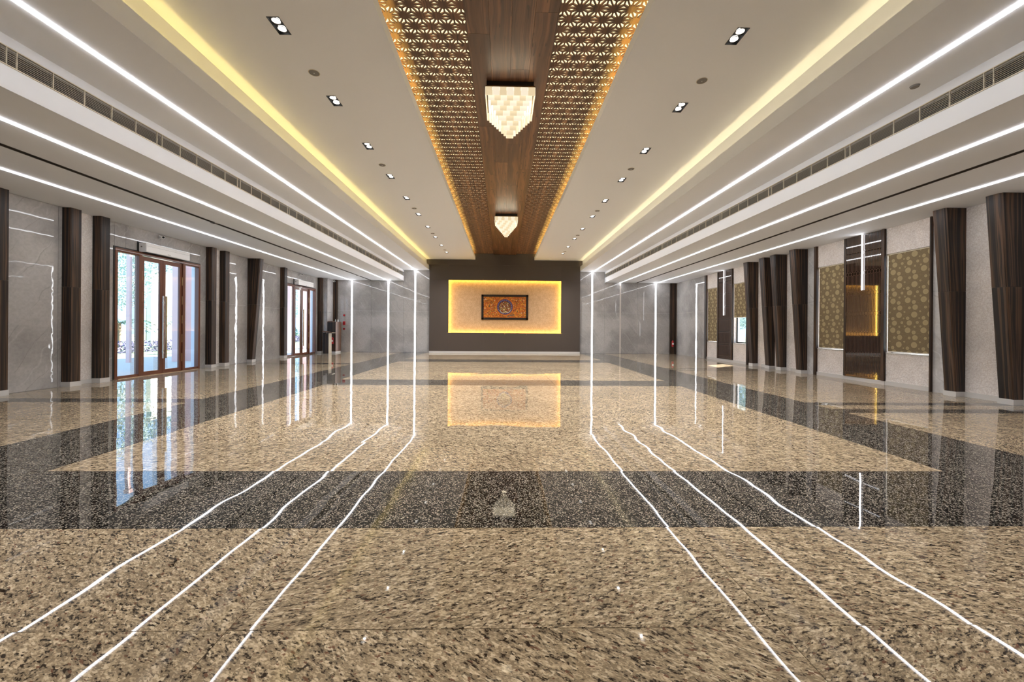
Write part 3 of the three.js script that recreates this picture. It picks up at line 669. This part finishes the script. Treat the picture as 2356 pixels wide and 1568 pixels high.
woodColumn('left', -14.88, 0.46, 0.18, 0.2, 0.2, 'leaning dark wooden column between the two glass doors');
woodColumn('left', -17.03, 0.185, 0.185, 0.22, 0.22, 'straight dark wooden column just before the far glass door');
woodColumn('left', -20.43, 0.185, 0.185, 0.2, 0.2, 'straight dark wooden column just past the far glass door');
woodColumn('right', -14.46, 0.42, 0.19, 0.24, 0.21, 'leaning dark wooden column beside the half-open blind');
woodColumn('right', -13.55, 0.42, 0.19, 0.24, 0.21, 'leaning dark wooden column, second from the half-open blind');
woodColumn('right', -12.98, 0.42, 0.19, 0.24, 0.21, 'leaning dark wooden column, third from the half-open blind');
woodColumn('right', -12.08, 0.42, 0.19, 0.24, 0.21, 'leaning dark wooden column beside the pale marble strip before the blinds');
woodColumn('right', -7.89, 0.43, 0.19, 0.24, 0.21, 'leaning dark wooden column just past the nearest large blind');
woodColumn('right', -6.98, 0.43, 0.19, 0.24, 0.21, 'leaning dark wooden column at the right edge of the picture');
for (const [x0, x1, z1, n] of [[-8.915, -8.72, ZB + 0.14, 'dark wooden corner column behind the tall cabinet'], [8.96, 9.295, ZB + 0.1, 'dark wooden corner column behind the lone fire extinguisher']]) {
  const t = thing('corner_column', n, 'column'); mesh('cladding', box(x0, x1, 0.1, Y_LOW, ZB + 0.0005, z1), M.ebony, t); mesh('plinth', box(x0, x1, 0, 0.1, ZB + 0.0005, z1 + 0.006), M.ebony, t);
}

// ------------------------------------------------------------------ right wall
const BAYS = [[-18.11, -17.22], [-16.04, -15.09], [-11.69, -10.73], [-9.57, -8.53]];
const SILL = 0.79, HEAD = 3.17;
{
  // core, open at four windows
  const cuts = [ZF, -8.53, -9.57, -10.73, -11.69, -15.09, -16.04, -17.22, -18.11, ZB - T];
  for (let i = 0; i + 1 < cuts.length; i++) {
    if (i % 2) { mesh('wall_core', box(XR + 0.03, XR + T, -0.02, SILL, cuts[i], cuts[i + 1]), M.stucco, wallRight); mesh('wall_core', box(XR + 0.03, XR + T, HEAD, 5.55, cuts[i], cuts[i + 1]), M.stucco, wallRight); }
    else mesh('wall_core', box(XR + 0.03, XR + T, -0.02, 5.55, cuts[i], cuts[i + 1]), M.stucco, wallRight);
  }
  const G = 0.003;
  const piece = (n, z0, z1, y0, y1, m) => mesh(n, box(XR, XR + 0.03, y0, y1, Math.min(z0, z1) + G, Math.max(z0, z1) - G), m, wallRight);
  // marble at the far end in narrow panels
  for (const [a, b] of [[ZB, -20.2], [-20.2, -19.2], [-19.2, -18.62], [-18.62, -18.275]]) { piece('marble_panel', a, b, 0, 2.17, M.marble); piece('marble_panel', a, b, 2.176, Y_LOW, M.marble); }
  // stucco above and below each window
  for (const [a, b] of BAYS) { piece('stucco_panel', a, b, 0, SILL - 0.03, M.stucco); piece('stucco_panel', a, b, HEAD, Y_LOW, M.stucco); }
  for (const [a, b] of [[-14.98, -12.08], [-8.28, -1.0], [-1.0, ZF]]) piece('stucco_panel', a, b, 0, Y_LOW, M.stucco);
  for (const [a, b] of [[-14.98, -14.7], [-12.08, -11.775], [-8.5, -8.28]]) { mesh('marble_strip', box(XR - 0.004, XR + 0.03, 0, 2.17, a, b), M.paleMarble, wallRight); mesh('marble_strip', box(XR - 0.004, XR + 0.03, 2.174, Y_LOW, a, b), M.paleMarble, wallRight); }
  // skirting
  const sk = structure('baseboard_right', 'pale marble skirting below the blinds and columns', 'skirting');
  for (const [a, b] of [[-18.11, -17.2], [-17.2, -16.06], [-16.06, -15.1], [-14.7, -14.46], [-14.25, -13.55], [-13.34, -12.98], [-12.77, -12.29], [-11.69, -10.75], [-10.75, -9.58], [-9.57, -8.54], [-8.28, -8.1], [-7.88, -7.2], [-6.97, -4.5], [-4.5, -2], [-2, ZF]]) mesh('skirting_piece', box(XR - 0.022, XR, 0, 0.1, Math.min(a, b) + 0.0015, Math.max(a, b) - 0.0015), M.skirting, sk);
  const skl = structure('baseboard_left', 'pale marble skirting pieces between the door side columns', 'skirting');
  for (const [a, b] of [[-9.32, -8.92], [-13.42, -13.05]]) mesh('skirting_piece', box(XL, XL + 0.015, 0, 0.09, a, b), M.skirting, skl);
  // dark slats framing the bays
  let n = 1;
  for (const [a, b, lab] of [[-18.27, -18.115, 'marble end'], [-15.09, -14.985, 'half-open blind'], [-11.77, -11.695, 'pale marble strip of the near blinds'], [-8.527, -8.5, 'nearest large blind']]) {
    const t = structure('trim_' + n++, 'dark wooden upright trim beside the ' + lab, 'trim'); mesh('upright', box(XR - 0.06, XR + 0.03, 0, Y_LOW, a, b), M.ebony, t);
  }
}
// windows with roller blinds
const bayWords = ['farthest bay by the marble', 'bay beside the leaning columns', 'bay between marble strip and dark panel', 'nearest large bay'];
BAYS.forEach(([a, b], i) => {
  const w = structure('window_' + (i + 1), 'glazed window opening in the ' + bayWords[i], 'window');
  const x0 = XR + 0.13, x1 = XR + 0.17, f = 0.045;
  mesh('window_frame', [box(x0, x1, SILL, SILL + f, a, b), box(x0, x1, HEAD - f, HEAD, a, b), box(x0, x1, SILL, HEAD, a, a + f), box(x0, x1, SILL, HEAD, b - f, b)], M.blackMetal, w);
  mesh('pane', box(x0 + 0.015, x0 + 0.021, SILL + f, HEAD - f, a + f, b - f), M.glass, w);
  mesh('window_sill', rbox(XR - 0.012, x0, SILL - 0.03, SILL, a + 0.002, b - 0.002, 0.004), M.skirting, w);
  const open = i === 1, bottom = open ? 1.8 : SILL + 0.012, gap = 0.04;
  const bl = thing('roller_blind', ['brown disc-patterned roller blind in the farthest bay, fully lowered', 'brown disc-patterned roller blind pulled halfway up above a bright window', 'brown disc-patterned roller blind, left of the near dark panel', 'brown disc-patterned roller blind, right of the near dark panel'][i], 'roller blind', { group: 'roller blinds' });
  const cy = new THREE.CylinderGeometry(0.022, 0.022, b - a - 0.01, 16).rotateX(Math.PI / 2); cy.translate(XR + 0.035, HEAD - 0.024, (a + b) / 2);
  mesh('roller_tube', [cy], M.cream, bl);
  const g = box(XR + 0.012, XR + 0.0145, bottom + 0.02, HEAD - 0.03, a + gap, b - 0.006);
  mesh('fabric', g, M.blind, bl);
  mesh('bottom_bar', rbox(XR + 0.008, XR + 0.02, bottom, bottom + 0.022, a + gap, b - 0.006, 0.004), M.plastic, bl);
});
// dark mirror panels with a hexagon lattice, each with a hanging LED bar
[[-17.19, -16.07, 1.924, 'far', -16.66], [-10.73, -9.58, 2.36, 'near', -10.165]].forEach(([a, b, low, w, zl]) => {
  const t = thing('hexagon_panel', w === 'near' ? 'dark glossy hexagon-lattice wall panel between the two large blinds' : 'dark glossy hexagon-lattice wall panel beside the half-open blind', 'wall panel', { at: [XR, 0, (a + b) / 2], group: 'hexagon lattice panels' });
  const hw = (b - a) / 2, fr = 0.07;
  mesh('panel_frame', [box(-0.05, -0.002, 0.1, Y_LOW, -hw, -hw + fr), box(-0.05, -0.002, 0.1, Y_LOW, hw - fr, hw)], M.ebony, t);
  const glassG = join([box(-0.012, -0.006, 0.1, Y_LOW, -hw + fr, hw - fr)]);
  const inner = mesh('mirror_panel', glassG, M.hexGlass, t);
  const turn = w === 'near' ? 0.0275 : 0; inner.rotation.y = turn; inner.position.x = -0.02;
  const list = [], L = 0.0045, x0 = -0.0155, x1 = -0.0125;
  const seg = (z0, y0, z1, y1) => { const len = Math.hypot(z1 - z0, y1 - y0), g = new THREE.BoxGeometry(x1 - x0, len + L * 0.5, L); g.rotateX(Math.atan2(z1 - z0, y1 - y0)); g.translate((x0 + x1) / 2, (y0 + y1) / 2, (z0 + z1) / 2); list.push(g); };
  const n = 13, c = (2 * (hw - fr)) / n, Z = (i) => -hw + fr + i * c, H = 0.052, S = 0.026, tall = 0.42;
  let y = 0.16;
  while (y < Y_LOW - 0.1) {       // a row of small hexagons, then long cells
    for (let i = 0; i < n; i++) { seg(Z(i), y, Z(i + 0.5), y - S); seg(Z(i + 0.5), y - S, Z(i + 1), y); if (y + H + S < Y_LOW) { seg(Z(i), y + H, Z(i + 0.5), y + H + S); seg(Z(i + 0.5), y + H + S, Z(i + 1), y + H); } }
    for (let i = 0; i <= n; i++) seg(Z(i), y, Z(i), Math.min(y + H, Y_LOW));
    const ny = Math.min(y + H + S + tall, Y_LOW - 0.003);
    for (let i = 0; i < n; i++) if (y + H + S < ny) seg(Z(i + 0.5), y + H + S, Z(i + 0.5), ny);
    for (let i = 1; i < n; i++) if (y + H + S < ny) seg(Z(i), y + H + S + 0.02, Z(i), ny + S * 0.5 > Y_LOW ? ny : ny + S * 0.2);
    y += H + 2 * S + tall;
  }
  const lat = mesh('hexagon_lattice', list, M.hexLine, t); lat.rotation.y = turn; lat.position.x = -0.02;
  const d = thing('hanging_led_bar', w === 'near' ? 'vertical LED bar hanging in front of the near dark panel' : 'vertical LED bar hanging in front of the far dark panel', 'strip light', { group: 'vertical LED bars on dark panels' });
  mesh('led_segment', box(XR - 0.066, XR - 0.056, low, Y_LOW - 0.002, zl - 0.02, zl + 0.02), M.led, d);
  area('strip_area_light', 0.04, Y_LOW - low, lin(...WARM), LED_LIGHT, [XR - 0.07, (low + Y_LOW) / 2, zl], [0, Math.PI / 2, 0], d);
});

// ------------------------------------------------------------------ glass entrance doors
DOOR_Z.forEach(([za, zb], i) => {
  const d = structure('door_' + (i + 1), i ? 'far mahogany framed glass entrance door under an air curtain' : 'near mahogany framed glass entrance door under an air curtain', 'door');
  const x0 = XL - 0.1, x1 = XL + 0.02, f = 0.07, len = za - zb, Zp = (k) => za - len * k;
  const posts = [0, 0.2463, 0.7794, 1];
  mesh('door_frame', [box(x0, x1, DOOR_H - f, DOOR_H - 0.001, zb + 0.001, za - 0.001), box(x0, x1, 0, DOOR_H - f, za - f, za - 0.001), box(x0, x1, 0, DOOR_H - f, zb + 0.001, zb + f)], M.mahogany, d);
  for (const k of [0.252, 0.771]) mesh('mullion', rbox(x0, x1, 0, DOOR_H - f, Zp(k) - 0.045, Zp(k) + 0.045, 0.005), M.mahogany, d);
  // fixed side lights
  for (const [k0, k1, n] of [[za - f, Zp(0.252) + 0.045, 0], [Zp(0.771) - 0.045, zb + f, 1]]) {
    mesh('side_light_rail', [box(x0 + 0.02, x1 - 0.02, 0, 0.07, k0, k1), box(x0 + 0.02, x1 - 0.02, DOOR_H - f - 0.03, DOOR_H - f, k0, k1)], M.mahogany, d);
    mesh('pane', box(XL - 0.045, XL - 0.037, 0.07, DOOR_H - f - 0.03, k0, k1), M.glass, d);
    const z1 = n ? k0 - 0.005 : k1 + 0.16, z0 = n ? k0 - 0.12 : k1 + 0.005;
    mesh('dotted_film', box(XL - 0.0495, XL - 0.0485, 0.075, DOOR_H - f - 0.035, Math.min(z0, z1), Math.max(z0, z1)), M.dots, d);
  }
  // two leaves
  const a = Zp(0.252) - 0.047, c = Zp(0.5115), e = Zp(0.771) + 0.047, st = 0.09;
  [[a, c + 0.004, 1], [c - 0.004, e, -1]].forEach(([p, q, s]) => {
    const leaf = new THREE.Group(); leaf.name = 'door_leaf'; d.add(leaf);
    const lx0 = XL - 0.06, lx1 = XL - 0.01, top = DOOR_H - f - 0.012;
    mesh('stile', rbox(lx0, lx1, 0.012, top, p - st, p, 0.004), M.mahogany, leaf);
    mesh('stile', rbox(lx0, lx1, 0.012, top, q, q + st, 0.004), M.mahogany, leaf);
    mesh('rail', rbox(lx0, lx1, 0.012, 0.11, q + st, p - st, 0.004), M.mahogany, leaf);
    mesh('rail', rbox(lx0, lx1, top - 0.11, top, q + st, p - st, 0.004), M.mahogany, leaf);
    mesh('pane', box(XL - 0.038, XL - 0.03, 0.11, top - 0.11, q + st, p - st), M.glass, leaf);
    const z1 = s > 0 ? q + st + 0.15 : p - st - 0.12, z0 = s > 0 ? q + st + 0.005 : p - st - 0.005;
    mesh('dotted_film', box(XL - 0.0445, XL - 0.0435, 0.115, top - 0.115, Math.min(z0, z1), Math.max(z0, z1)), M.dots, leaf);
    const hz = s > 0 ? q + 0.045 : p - 0.045;
    const bar = new THREE.CylinderGeometry(0.019, 0.019, 1.7, 16); bar.translate(XL + 0.05, 1.27, hz);
    const lug = (y) => { const g = new THREE.CylinderGeometry(0.011, 0.011, 0.06, 12).rotateZ(Math.PI / 2); g.translate(XL + 0.02, y, hz); return g; };
    mesh('pull_handle', [bar, lug(0.6), lug(1.94)], s > 0 ? M.steel : M.brass, leaf);
    for (const y of [0.4, 0.95, 1.5, 2.05, 2.6]) { const hzz = s > 0 ? p - 0.006 : q + 0.006, g = new THREE.CylinderGeometry(0.009, 0.009, 0.24, 10); g.translate(XL + 0.003, y, hzz); mesh('hinge', [g], M.brass, leaf); }
  });
  mesh('reveal_trim', [box(XL, XL + 0.012, 0, DOOR_H + 0.03, za, za + 0.035), box(XL, XL + 0.012, DOOR_H, DOOR_H + 0.03, zb, za)], M.blackMetal, d);
  mesh('threshold', box(x0, x1 + 0.02, -0.01, 0.012, zb + f, za - f), M.steel, d);
  // air curtain on the wall above
  const t = thing('air_curtain', i ? 'white box air curtain above the far glass door' : 'white box air curtain above the near glass door', 'air curtain', { at: [XL, 3.196, za - 0.62], group: 'air curtains' });
  mesh('casing', rbox(0.012, 0.21, 0, 0.235, -1.44, 0, 0.02), M.plastic, t);
  mesh('end_plate', box(0.0, 0.012, -0.005, 0.26, -1.46, 0.03), M.blackMetal, t);
  mesh('air_outlet', box(0.05, 0.16, -0.006, 0.0, -1.38, -0.06), M.dark, t);
  mesh('front_groove', box(0.2095, 0.2115, 0.15, 0.153, -1.43, -0.01), M.grey, t);
  mesh('vent_knob', new THREE.CylinderGeometry(0.018, 0.018, 0.008, 14).rotateX(Math.PI / 2).translate(0.09, 0.13, 0.003), M.grey, t);
  mesh('badge', box(0.2095, 0.2115, 0.035, 0.047, -0.75, -0.66), M.grey, t);
});
// wall cameras by the ceiling
for (const [x, z, n] of [[XL, -11.12, 'small white wall camera above the near air curtain'], [XL, -18.63, 'small white wall camera above the far air curtain'], [-8.92, -21.2, 'small white wall camera at the top of the corner column']]) {
  const t = thing('wall_camera', n, 'camera', { at: [x, 3.70, z], group: 'wall cameras' });
  mesh('bracket', rbox(0, 0.03, -0.04, 0.05, -0.04, 0.04, 0.006), M.plastic, t);
  const b = new THREE.CylinderGeometry(0.042, 0.042, 0.12, 20).rotateZ(Math.PI / 2).rotateY(-0.5); b.translate(0.09, -0.005, 0.03);
  mesh('body', [b], M.plastic, t);
  const l = new THREE.CylinderGeometry(0.028, 0.028, 0.01, 18).rotateZ(Math.PI / 2).rotateY(-0.5); l.translate(0.144, -0.005, 0.059);
  mesh('lens', [l], M.dark, t);
}

// ------------------------------------------------------------------ far left corner: cabinet, lectern, extinguisher, call points
{
  const c = thing('tall_cabinet', 'tall dark wooden cabinet in the corner beside the red call points', 'cabinet', { at: [-8.7, 0, -20.6] });
  mesh('body', box(-0.2, 0.2, 0.08, 1.56, -0.68, 0), M.ebony, c);
  mesh('side_panel', box(0.2, 0.214, 0.08, 1.56, -0.68, -0.004), std({ map: walnutTex, roughness: 0.4 }), c);
  mesh('plinth', box(-0.19, 0.206, 0, 0.08, -0.67, -0.01), M.skirting, c);
  mesh('top', rbox(-0.21, 0.222, 1.56, 1.585, -0.68, 0.01, 0.004), M.walnut, c);
  const tray = thing('serving_tray', 'flat pale wooden tray lying on the tall cabinet', 'tray', { at: [-8.8, 1.585, -20.85] });
  mesh('tray_base', rbox(-0.09, 0.12, 0, 0.012, -0.2, 0.2, 0.004), M.walnut, tray); mesh('tray_rim', [box(-0.09, -0.08, 0.012, 0.035, -0.2, 0.2), box(0.11, 0.12, 0.012, 0.035, -0.2, 0.2), box(-0.08, 0.11, 0.012, 0.035, -0.2, -0.19), box(-0.08, 0.11, 0.012, 0.035, 0.19, 0.2)], M.walnut, tray);
  const prof = [[0, 0], [0.028, 0], [0.03, 0.01], [0.03, 0.075], [0.02, 0.1], [0.011, 0.11], [0.011, 0.128], [0, 0.128]].map(([x, y]) => new THREE.Vector2(x, y));
  const bottleG = new THREE.LatheGeometry(prof, 18), capG = new THREE.CylinderGeometry(0.012, 0.012, 0.016, 14).translate(0, 0.136, 0);
  const clear = phy({ color: lin(0.8, 0.84, 0.86), roughness: 0.25, transmission: 0.5, thickness: 0 });
  for (const [x, z, k, n] of [[-8.52, -20.66, 0.9, 'clear little bottle standing on the cabinet behind the tray end'], [-8.515, -20.95, 1.05, 'white little bottle at the back of the cabinet top']]) { const t = thing('small_bottle', n, 'bottle', { at: [x, 1.585, z], group: 'bottles on the cabinet' }); t.scale.setScalar(k); mesh('bottle_body', bottleG, k > 1 ? M.plastic : clear, t); mesh('cap', capG, M.plastic, t); }
  const l = thing('lectern', 'low dark lectern with a sloping brown top beside the tall cabinet', 'lectern', { at: [-8.64, 0, -20.02] });
  mesh('side_panel', box(-0.22, -0.2, 0, 1.04, -0.3, 0), M.ebony, l); mesh('side_panel', box(0.05, 0.075, 0, 1.0, -0.3, 0.02), std({ color: lin(0.5, 0.42, 0.3), roughness: 0.5 }), l);
  mesh('front_panel', box(-0.2, 0.05, 0, 1.0, -0.02, -0.005), M.ebony, l);
  const top = rbox(-0.25, 0.24, -0.015, 0.015, -0.34, 0.05, 0.004); const tm = mesh('sloping_top', top, M.walnut, l); tm.position.set(0, 1.06, 0); tm.rotation.z = -0.16;
  mesh('top_edge', box(0.24, 0.246, -0.015, 0.015, -0.33, 0.04), M.cream, tm);
}
function extinguisher(at, label) {
  const t = thing('fire_extinguisher', label, 'extinguisher', { at, group: 'fire extinguishers' });
  const prof = [[0, 0], [0.05, 0], [0.056, 0.012], [0.056, 0.27], [0.048, 0.305], [0.022, 0.325], [0.018, 0.345], [0, 0.345]].map(([x, y]) => new THREE.Vector2(x, y));
  mesh('cylinder_body', new THREE.LatheGeometry(prof, 24), M.red, t);
  mesh('label_band', new THREE.CylinderGeometry(0.0568, 0.0568, 0.09, 24, 1, true, -0.9, 1.8).translate(0, 0.16, 0), M.plastic, t);
  mesh('valve', [new THREE.CylinderGeometry(0.014, 0.016, 0.04, 14).translate(0, 0.362, 0), box(-0.012, 0.012, 0.38, 0.392, -0.02, 0.075)], M.blackMetal, t);
  const curve = new THREE.CatmullRomCurve3([[0.01, 0.36, 0], [0.06, 0.35, 0], [0.074, 0.28, 0.01], [0.068, 0.12, 0.02]].map((p) => new THREE.Vector3(...p)));
  mesh('hose', new THREE.TubeGeometry(curve, 16, 0.008, 8), M.blackMetal, t);
  mesh('wall_bracket', box(-0.02, 0.02, 0.2, 0.24, -0.085, -0.05), M.blackMetal, t);
}
extinguisher([-8.61, 0.46, -20.51], 'red fire extinguisher hung on the dark cabinet beside the lectern');
extinguisher([9.06, 0.40, ZB + 0.19], 'red fire extinguisher hung on the dark corner column');
for (const [y, w, h, m, n] of [[1.937, 0.09, 0.1, M.red, 'small red square fire sounder, topmost beside the vertical LED'], [1.524, 0.125, 0.19, M.red, 'larger red fire alarm plate, middle of three beside the vertical LED'], [1.225, 0.1, 0.1, M.redDark, 'dark red fire call point, lowest beside the vertical LED']]) {
  const t = thing('fire_call_point', n, 'call point', { at: [-8.385, y, ZB], group: 'red fire call points' });
  mesh('case', rbox(-w / 2, w / 2, -h / 2, h / 2, 0.0005, 0.035, 0.006), m, t); mesh('button_plate', rbox(-w * 0.25, w * 0.25, -h * 0.22, h * 0.22, 0.034, 0.039, 0.002), h > 0.15 ? M.redDark : M.red, t);
}

// ------------------------------------------------------------------ outdoors
{
  const g = structure('ground_outside', 'pale paving and lawn outside the doors and windows', 'ground');
  mesh('paving', box(-15.5, XL - T, -0.25, -0.03, -60, 15), M.paving, g);
  mesh('paving', box(XR + T, 16, -0.25, -0.03, -60, 15), M.paving, g);
  mesh('lawn', box(-60, -15.5, -0.25, -0.05, -80, 15), M.lawn, g);
  mesh('lawn', box(16, 60, -0.25, -0.05, -80, 15), M.lawn, g);
  mesh('lawn', box(-15.5, 16, -0.25, -0.05, -80, -60), M.lawn, g);
  for (const [x, z, hx, hz, label] of [[-12, -15.88, 0.2, 0.18, 'pink plaster pillar filling the last pane of the near door'], [-12.3, -15.45, 0.12, 0.1, 'slim pink plaster pillar in the right leaf of the near door'], [-13.5, -14.8, 0.06, 0.05, 'thin pink plaster post in the first pane of the near door'],
    [-12, -22.85, 0.12, 0.12, 'slim pink plaster pillar in the first pane of the far door'], [-12, -24.75, 0.19, 0.19, 'pink plaster pillar in the right leaf of the far door'], [-12, -25.5, 0.2, 0.3, 'broad pink plaster pillar in the last pane of the far door']]) {
    const t = thing('plaster_pillar', label, 'pillar', { at: [x, 0, z], group: 'pink pillars outside the doors' });
    mesh('shaft', box(-hx, hx, -0.03, 4.6, -hz, hz), M.pink, t); mesh('capital', box(-hx - 0.03, hx + 0.03, 4.6, 4.8, -hz - 0.03, hz + 0.03), M.pink, t);
  }
  const wing = thing('garden_wall', 'cream rendered wall beyond the middle pane of the near door', 'wall');
  mesh('wall_body', box(-24, -23.7, -0.05, 5.0, -29.6, -27.6), M.creamWall, wing); mesh('coping', box(-24.06, -23.64, 5.0, 5.08, -29.65, -27.55), M.paving, wing);
  function crown(n, rx, ry, rz, q) {
    const pos = [], nor = [];
    for (let i = 0; i < n; i++) {
      const u = rr(-1, 1), a = rnd() * 6.283, k = Math.cbrt(rr(0.25, 1)), s = Math.sqrt(1 - u * u);
      const c = new THREE.Vector3(s * Math.cos(a) * rx * k, u * ry * k, s * Math.sin(a) * rz * k);
      const e = new THREE.Vector3(rr(-1, 1), rr(-1, 1), rr(-1, 1)).normalize(), f = new THREE.Vector3(rr(-1, 1), rr(-1, 1), rr(-1, 1)).cross(e).normalize(), w = q * rr(0.6, 1.3);
      const N = new THREE.Vector3().crossVectors(e, f), P = (x, y) => c.clone().addScaledVector(e, x * w).addScaledVector(f, y * w);
      for (const p of [P(-1, 0), P(0, -0.45), P(1, 0), P(-1, 0), P(1, 0), P(0, 0.45)]) { pos.push(p.x, p.y, p.z); nor.push(N.x, N.y, N.z); }
    }
    const b = new THREE.BufferGeometry(); b.setAttribute('position', new THREE.BufferAttribute(new Float32Array(pos), 3)); b.setAttribute('normal', new THREE.BufferAttribute(new Float32Array(nor), 3));
    b.setAttribute('uv', new THREE.BufferAttribute(new Float32Array(pos.length / 3 * 2), 2));
    return b;
  }
  function tree(at, h, r, mat, label) {
    const t = thing('garden_tree', label, 'tree', { at, group: 'garden trees' });
    mesh('trunk', new THREE.CylinderGeometry(0.09, 0.16, h * 0.6, 10).translate(0, h * 0.3 - 0.05, 0), M.bark, t);
    const c = mesh('crown', crown(4200, r, h * 0.36, r, 0.085), mat, t); c.position.y = h * 0.68;
  }
  tree([-24, -0.05, -25.2], 7, 2.1, M.leafPale, 'pale leafy tree seen in the first pane of the near door');
  tree([-29, -0.05, -33.5], 8, 2.3, M.leafPale, 'tall pale tree behind the palm at the near door');
  tree([-25, -0.05, -47], 7, 2.4, M.leafPale, 'pale leafy tree seen through the far door');
  tree([15, -0.05, -25.8], 4.2, 1.7, M.leafPale, 'pale leafy tree filling the uncovered window');
  tree([18.8, -0.05, -30.5], 5, 1.6, M.leaf, 'darker leafy tree behind the uncovered window');
  const hedge = thing('violet_hedge', 'low violet flowering hedge beyond the lawn outside the doors', 'hedge');
  mesh('foliage', join([...Array(14)].map((_, i) => crown(700, 0.9, 0.32, 1.1, 0.06).translate(-18.6, 0.25, -18.2 - i * 1.6))), M.violet, hedge);
  function bush(at, r, label) { const t = thing('garden_bush', label, 'bush', { at, group: 'garden bushes' }); mesh('foliage', crown(1500, r, r * 0.8, r, 0.08), M.leaf, t).position.y = r * 0.7; }
  bush([-20.6, -0.05, -20.2], 0.8, 'round green bush behind the hedge at the near door');
  bush([-21.6, -0.05, -29.6], 0.7, 'round green bush below the palm at the near door');
  bush([-21.2, -0.05, -40], 1.0, 'round green bush seen through the far door');
  const frondG = (() => {
    const pos = [], n = 9; const at = (k) => [k * 1.5, 0.75 * k - 1.25 * k * k];
    for (let i = 0; i < n; i++) for (const s of [-1, 1]) { const k = (i + 0.5) / n, [x, y] = at(k), L = 0.42 * Math.sin(Math.PI * (0.15 + 0.8 * k)), [x2, y2] = [x + 0.22, y - 0.16]; pos.push(x, y, 0, x + 0.09, y, 0, x2, y2, s * L); }
    for (let i = 0; i < n; i++) { const [a, b] = at(i / n), [c, d] = at((i + 1) / n); pos.push(a, b, -0.012, c, d, -0.012, c, d, 0.012, a, b, -0.012, c, d, 0.012, a, b, 0.012); }
    const g2 = new THREE.BufferGeometry(); g2.setAttribute('position', new THREE.BufferAttribute(new Float32Array(pos), 3)); g2.computeVertexNormals(); g2.setAttribute('uv', new THREE.BufferAttribute(new Float32Array(pos.length / 3 * 2), 2)); return g2;
  })();
  for (const [x, z, h, label] of [[-20.9, -27.0, 1.6, 'green palm seen in the left leaf of the near door'], [-21.6, -23.1, 1.5, 'green palm seen in the first pane of the near door']]) {
    const t = thing('garden_palm', label, 'palm', { at: [x, -0.05, z], group: 'garden palms' });
    mesh('trunk', new THREE.CylinderGeometry(0.08, 0.12, h, 10).translate(0, h / 2, 0), M.bark, t);
    for (let k = 0; k < 13; k++) { const m = mesh('frond', frondG, M.leaf, t); m.position.y = h; m.rotation.set(0, k * 2.4, rr(-0.1, 0.5)); }
  }
}

renderer.render(scene, camera);
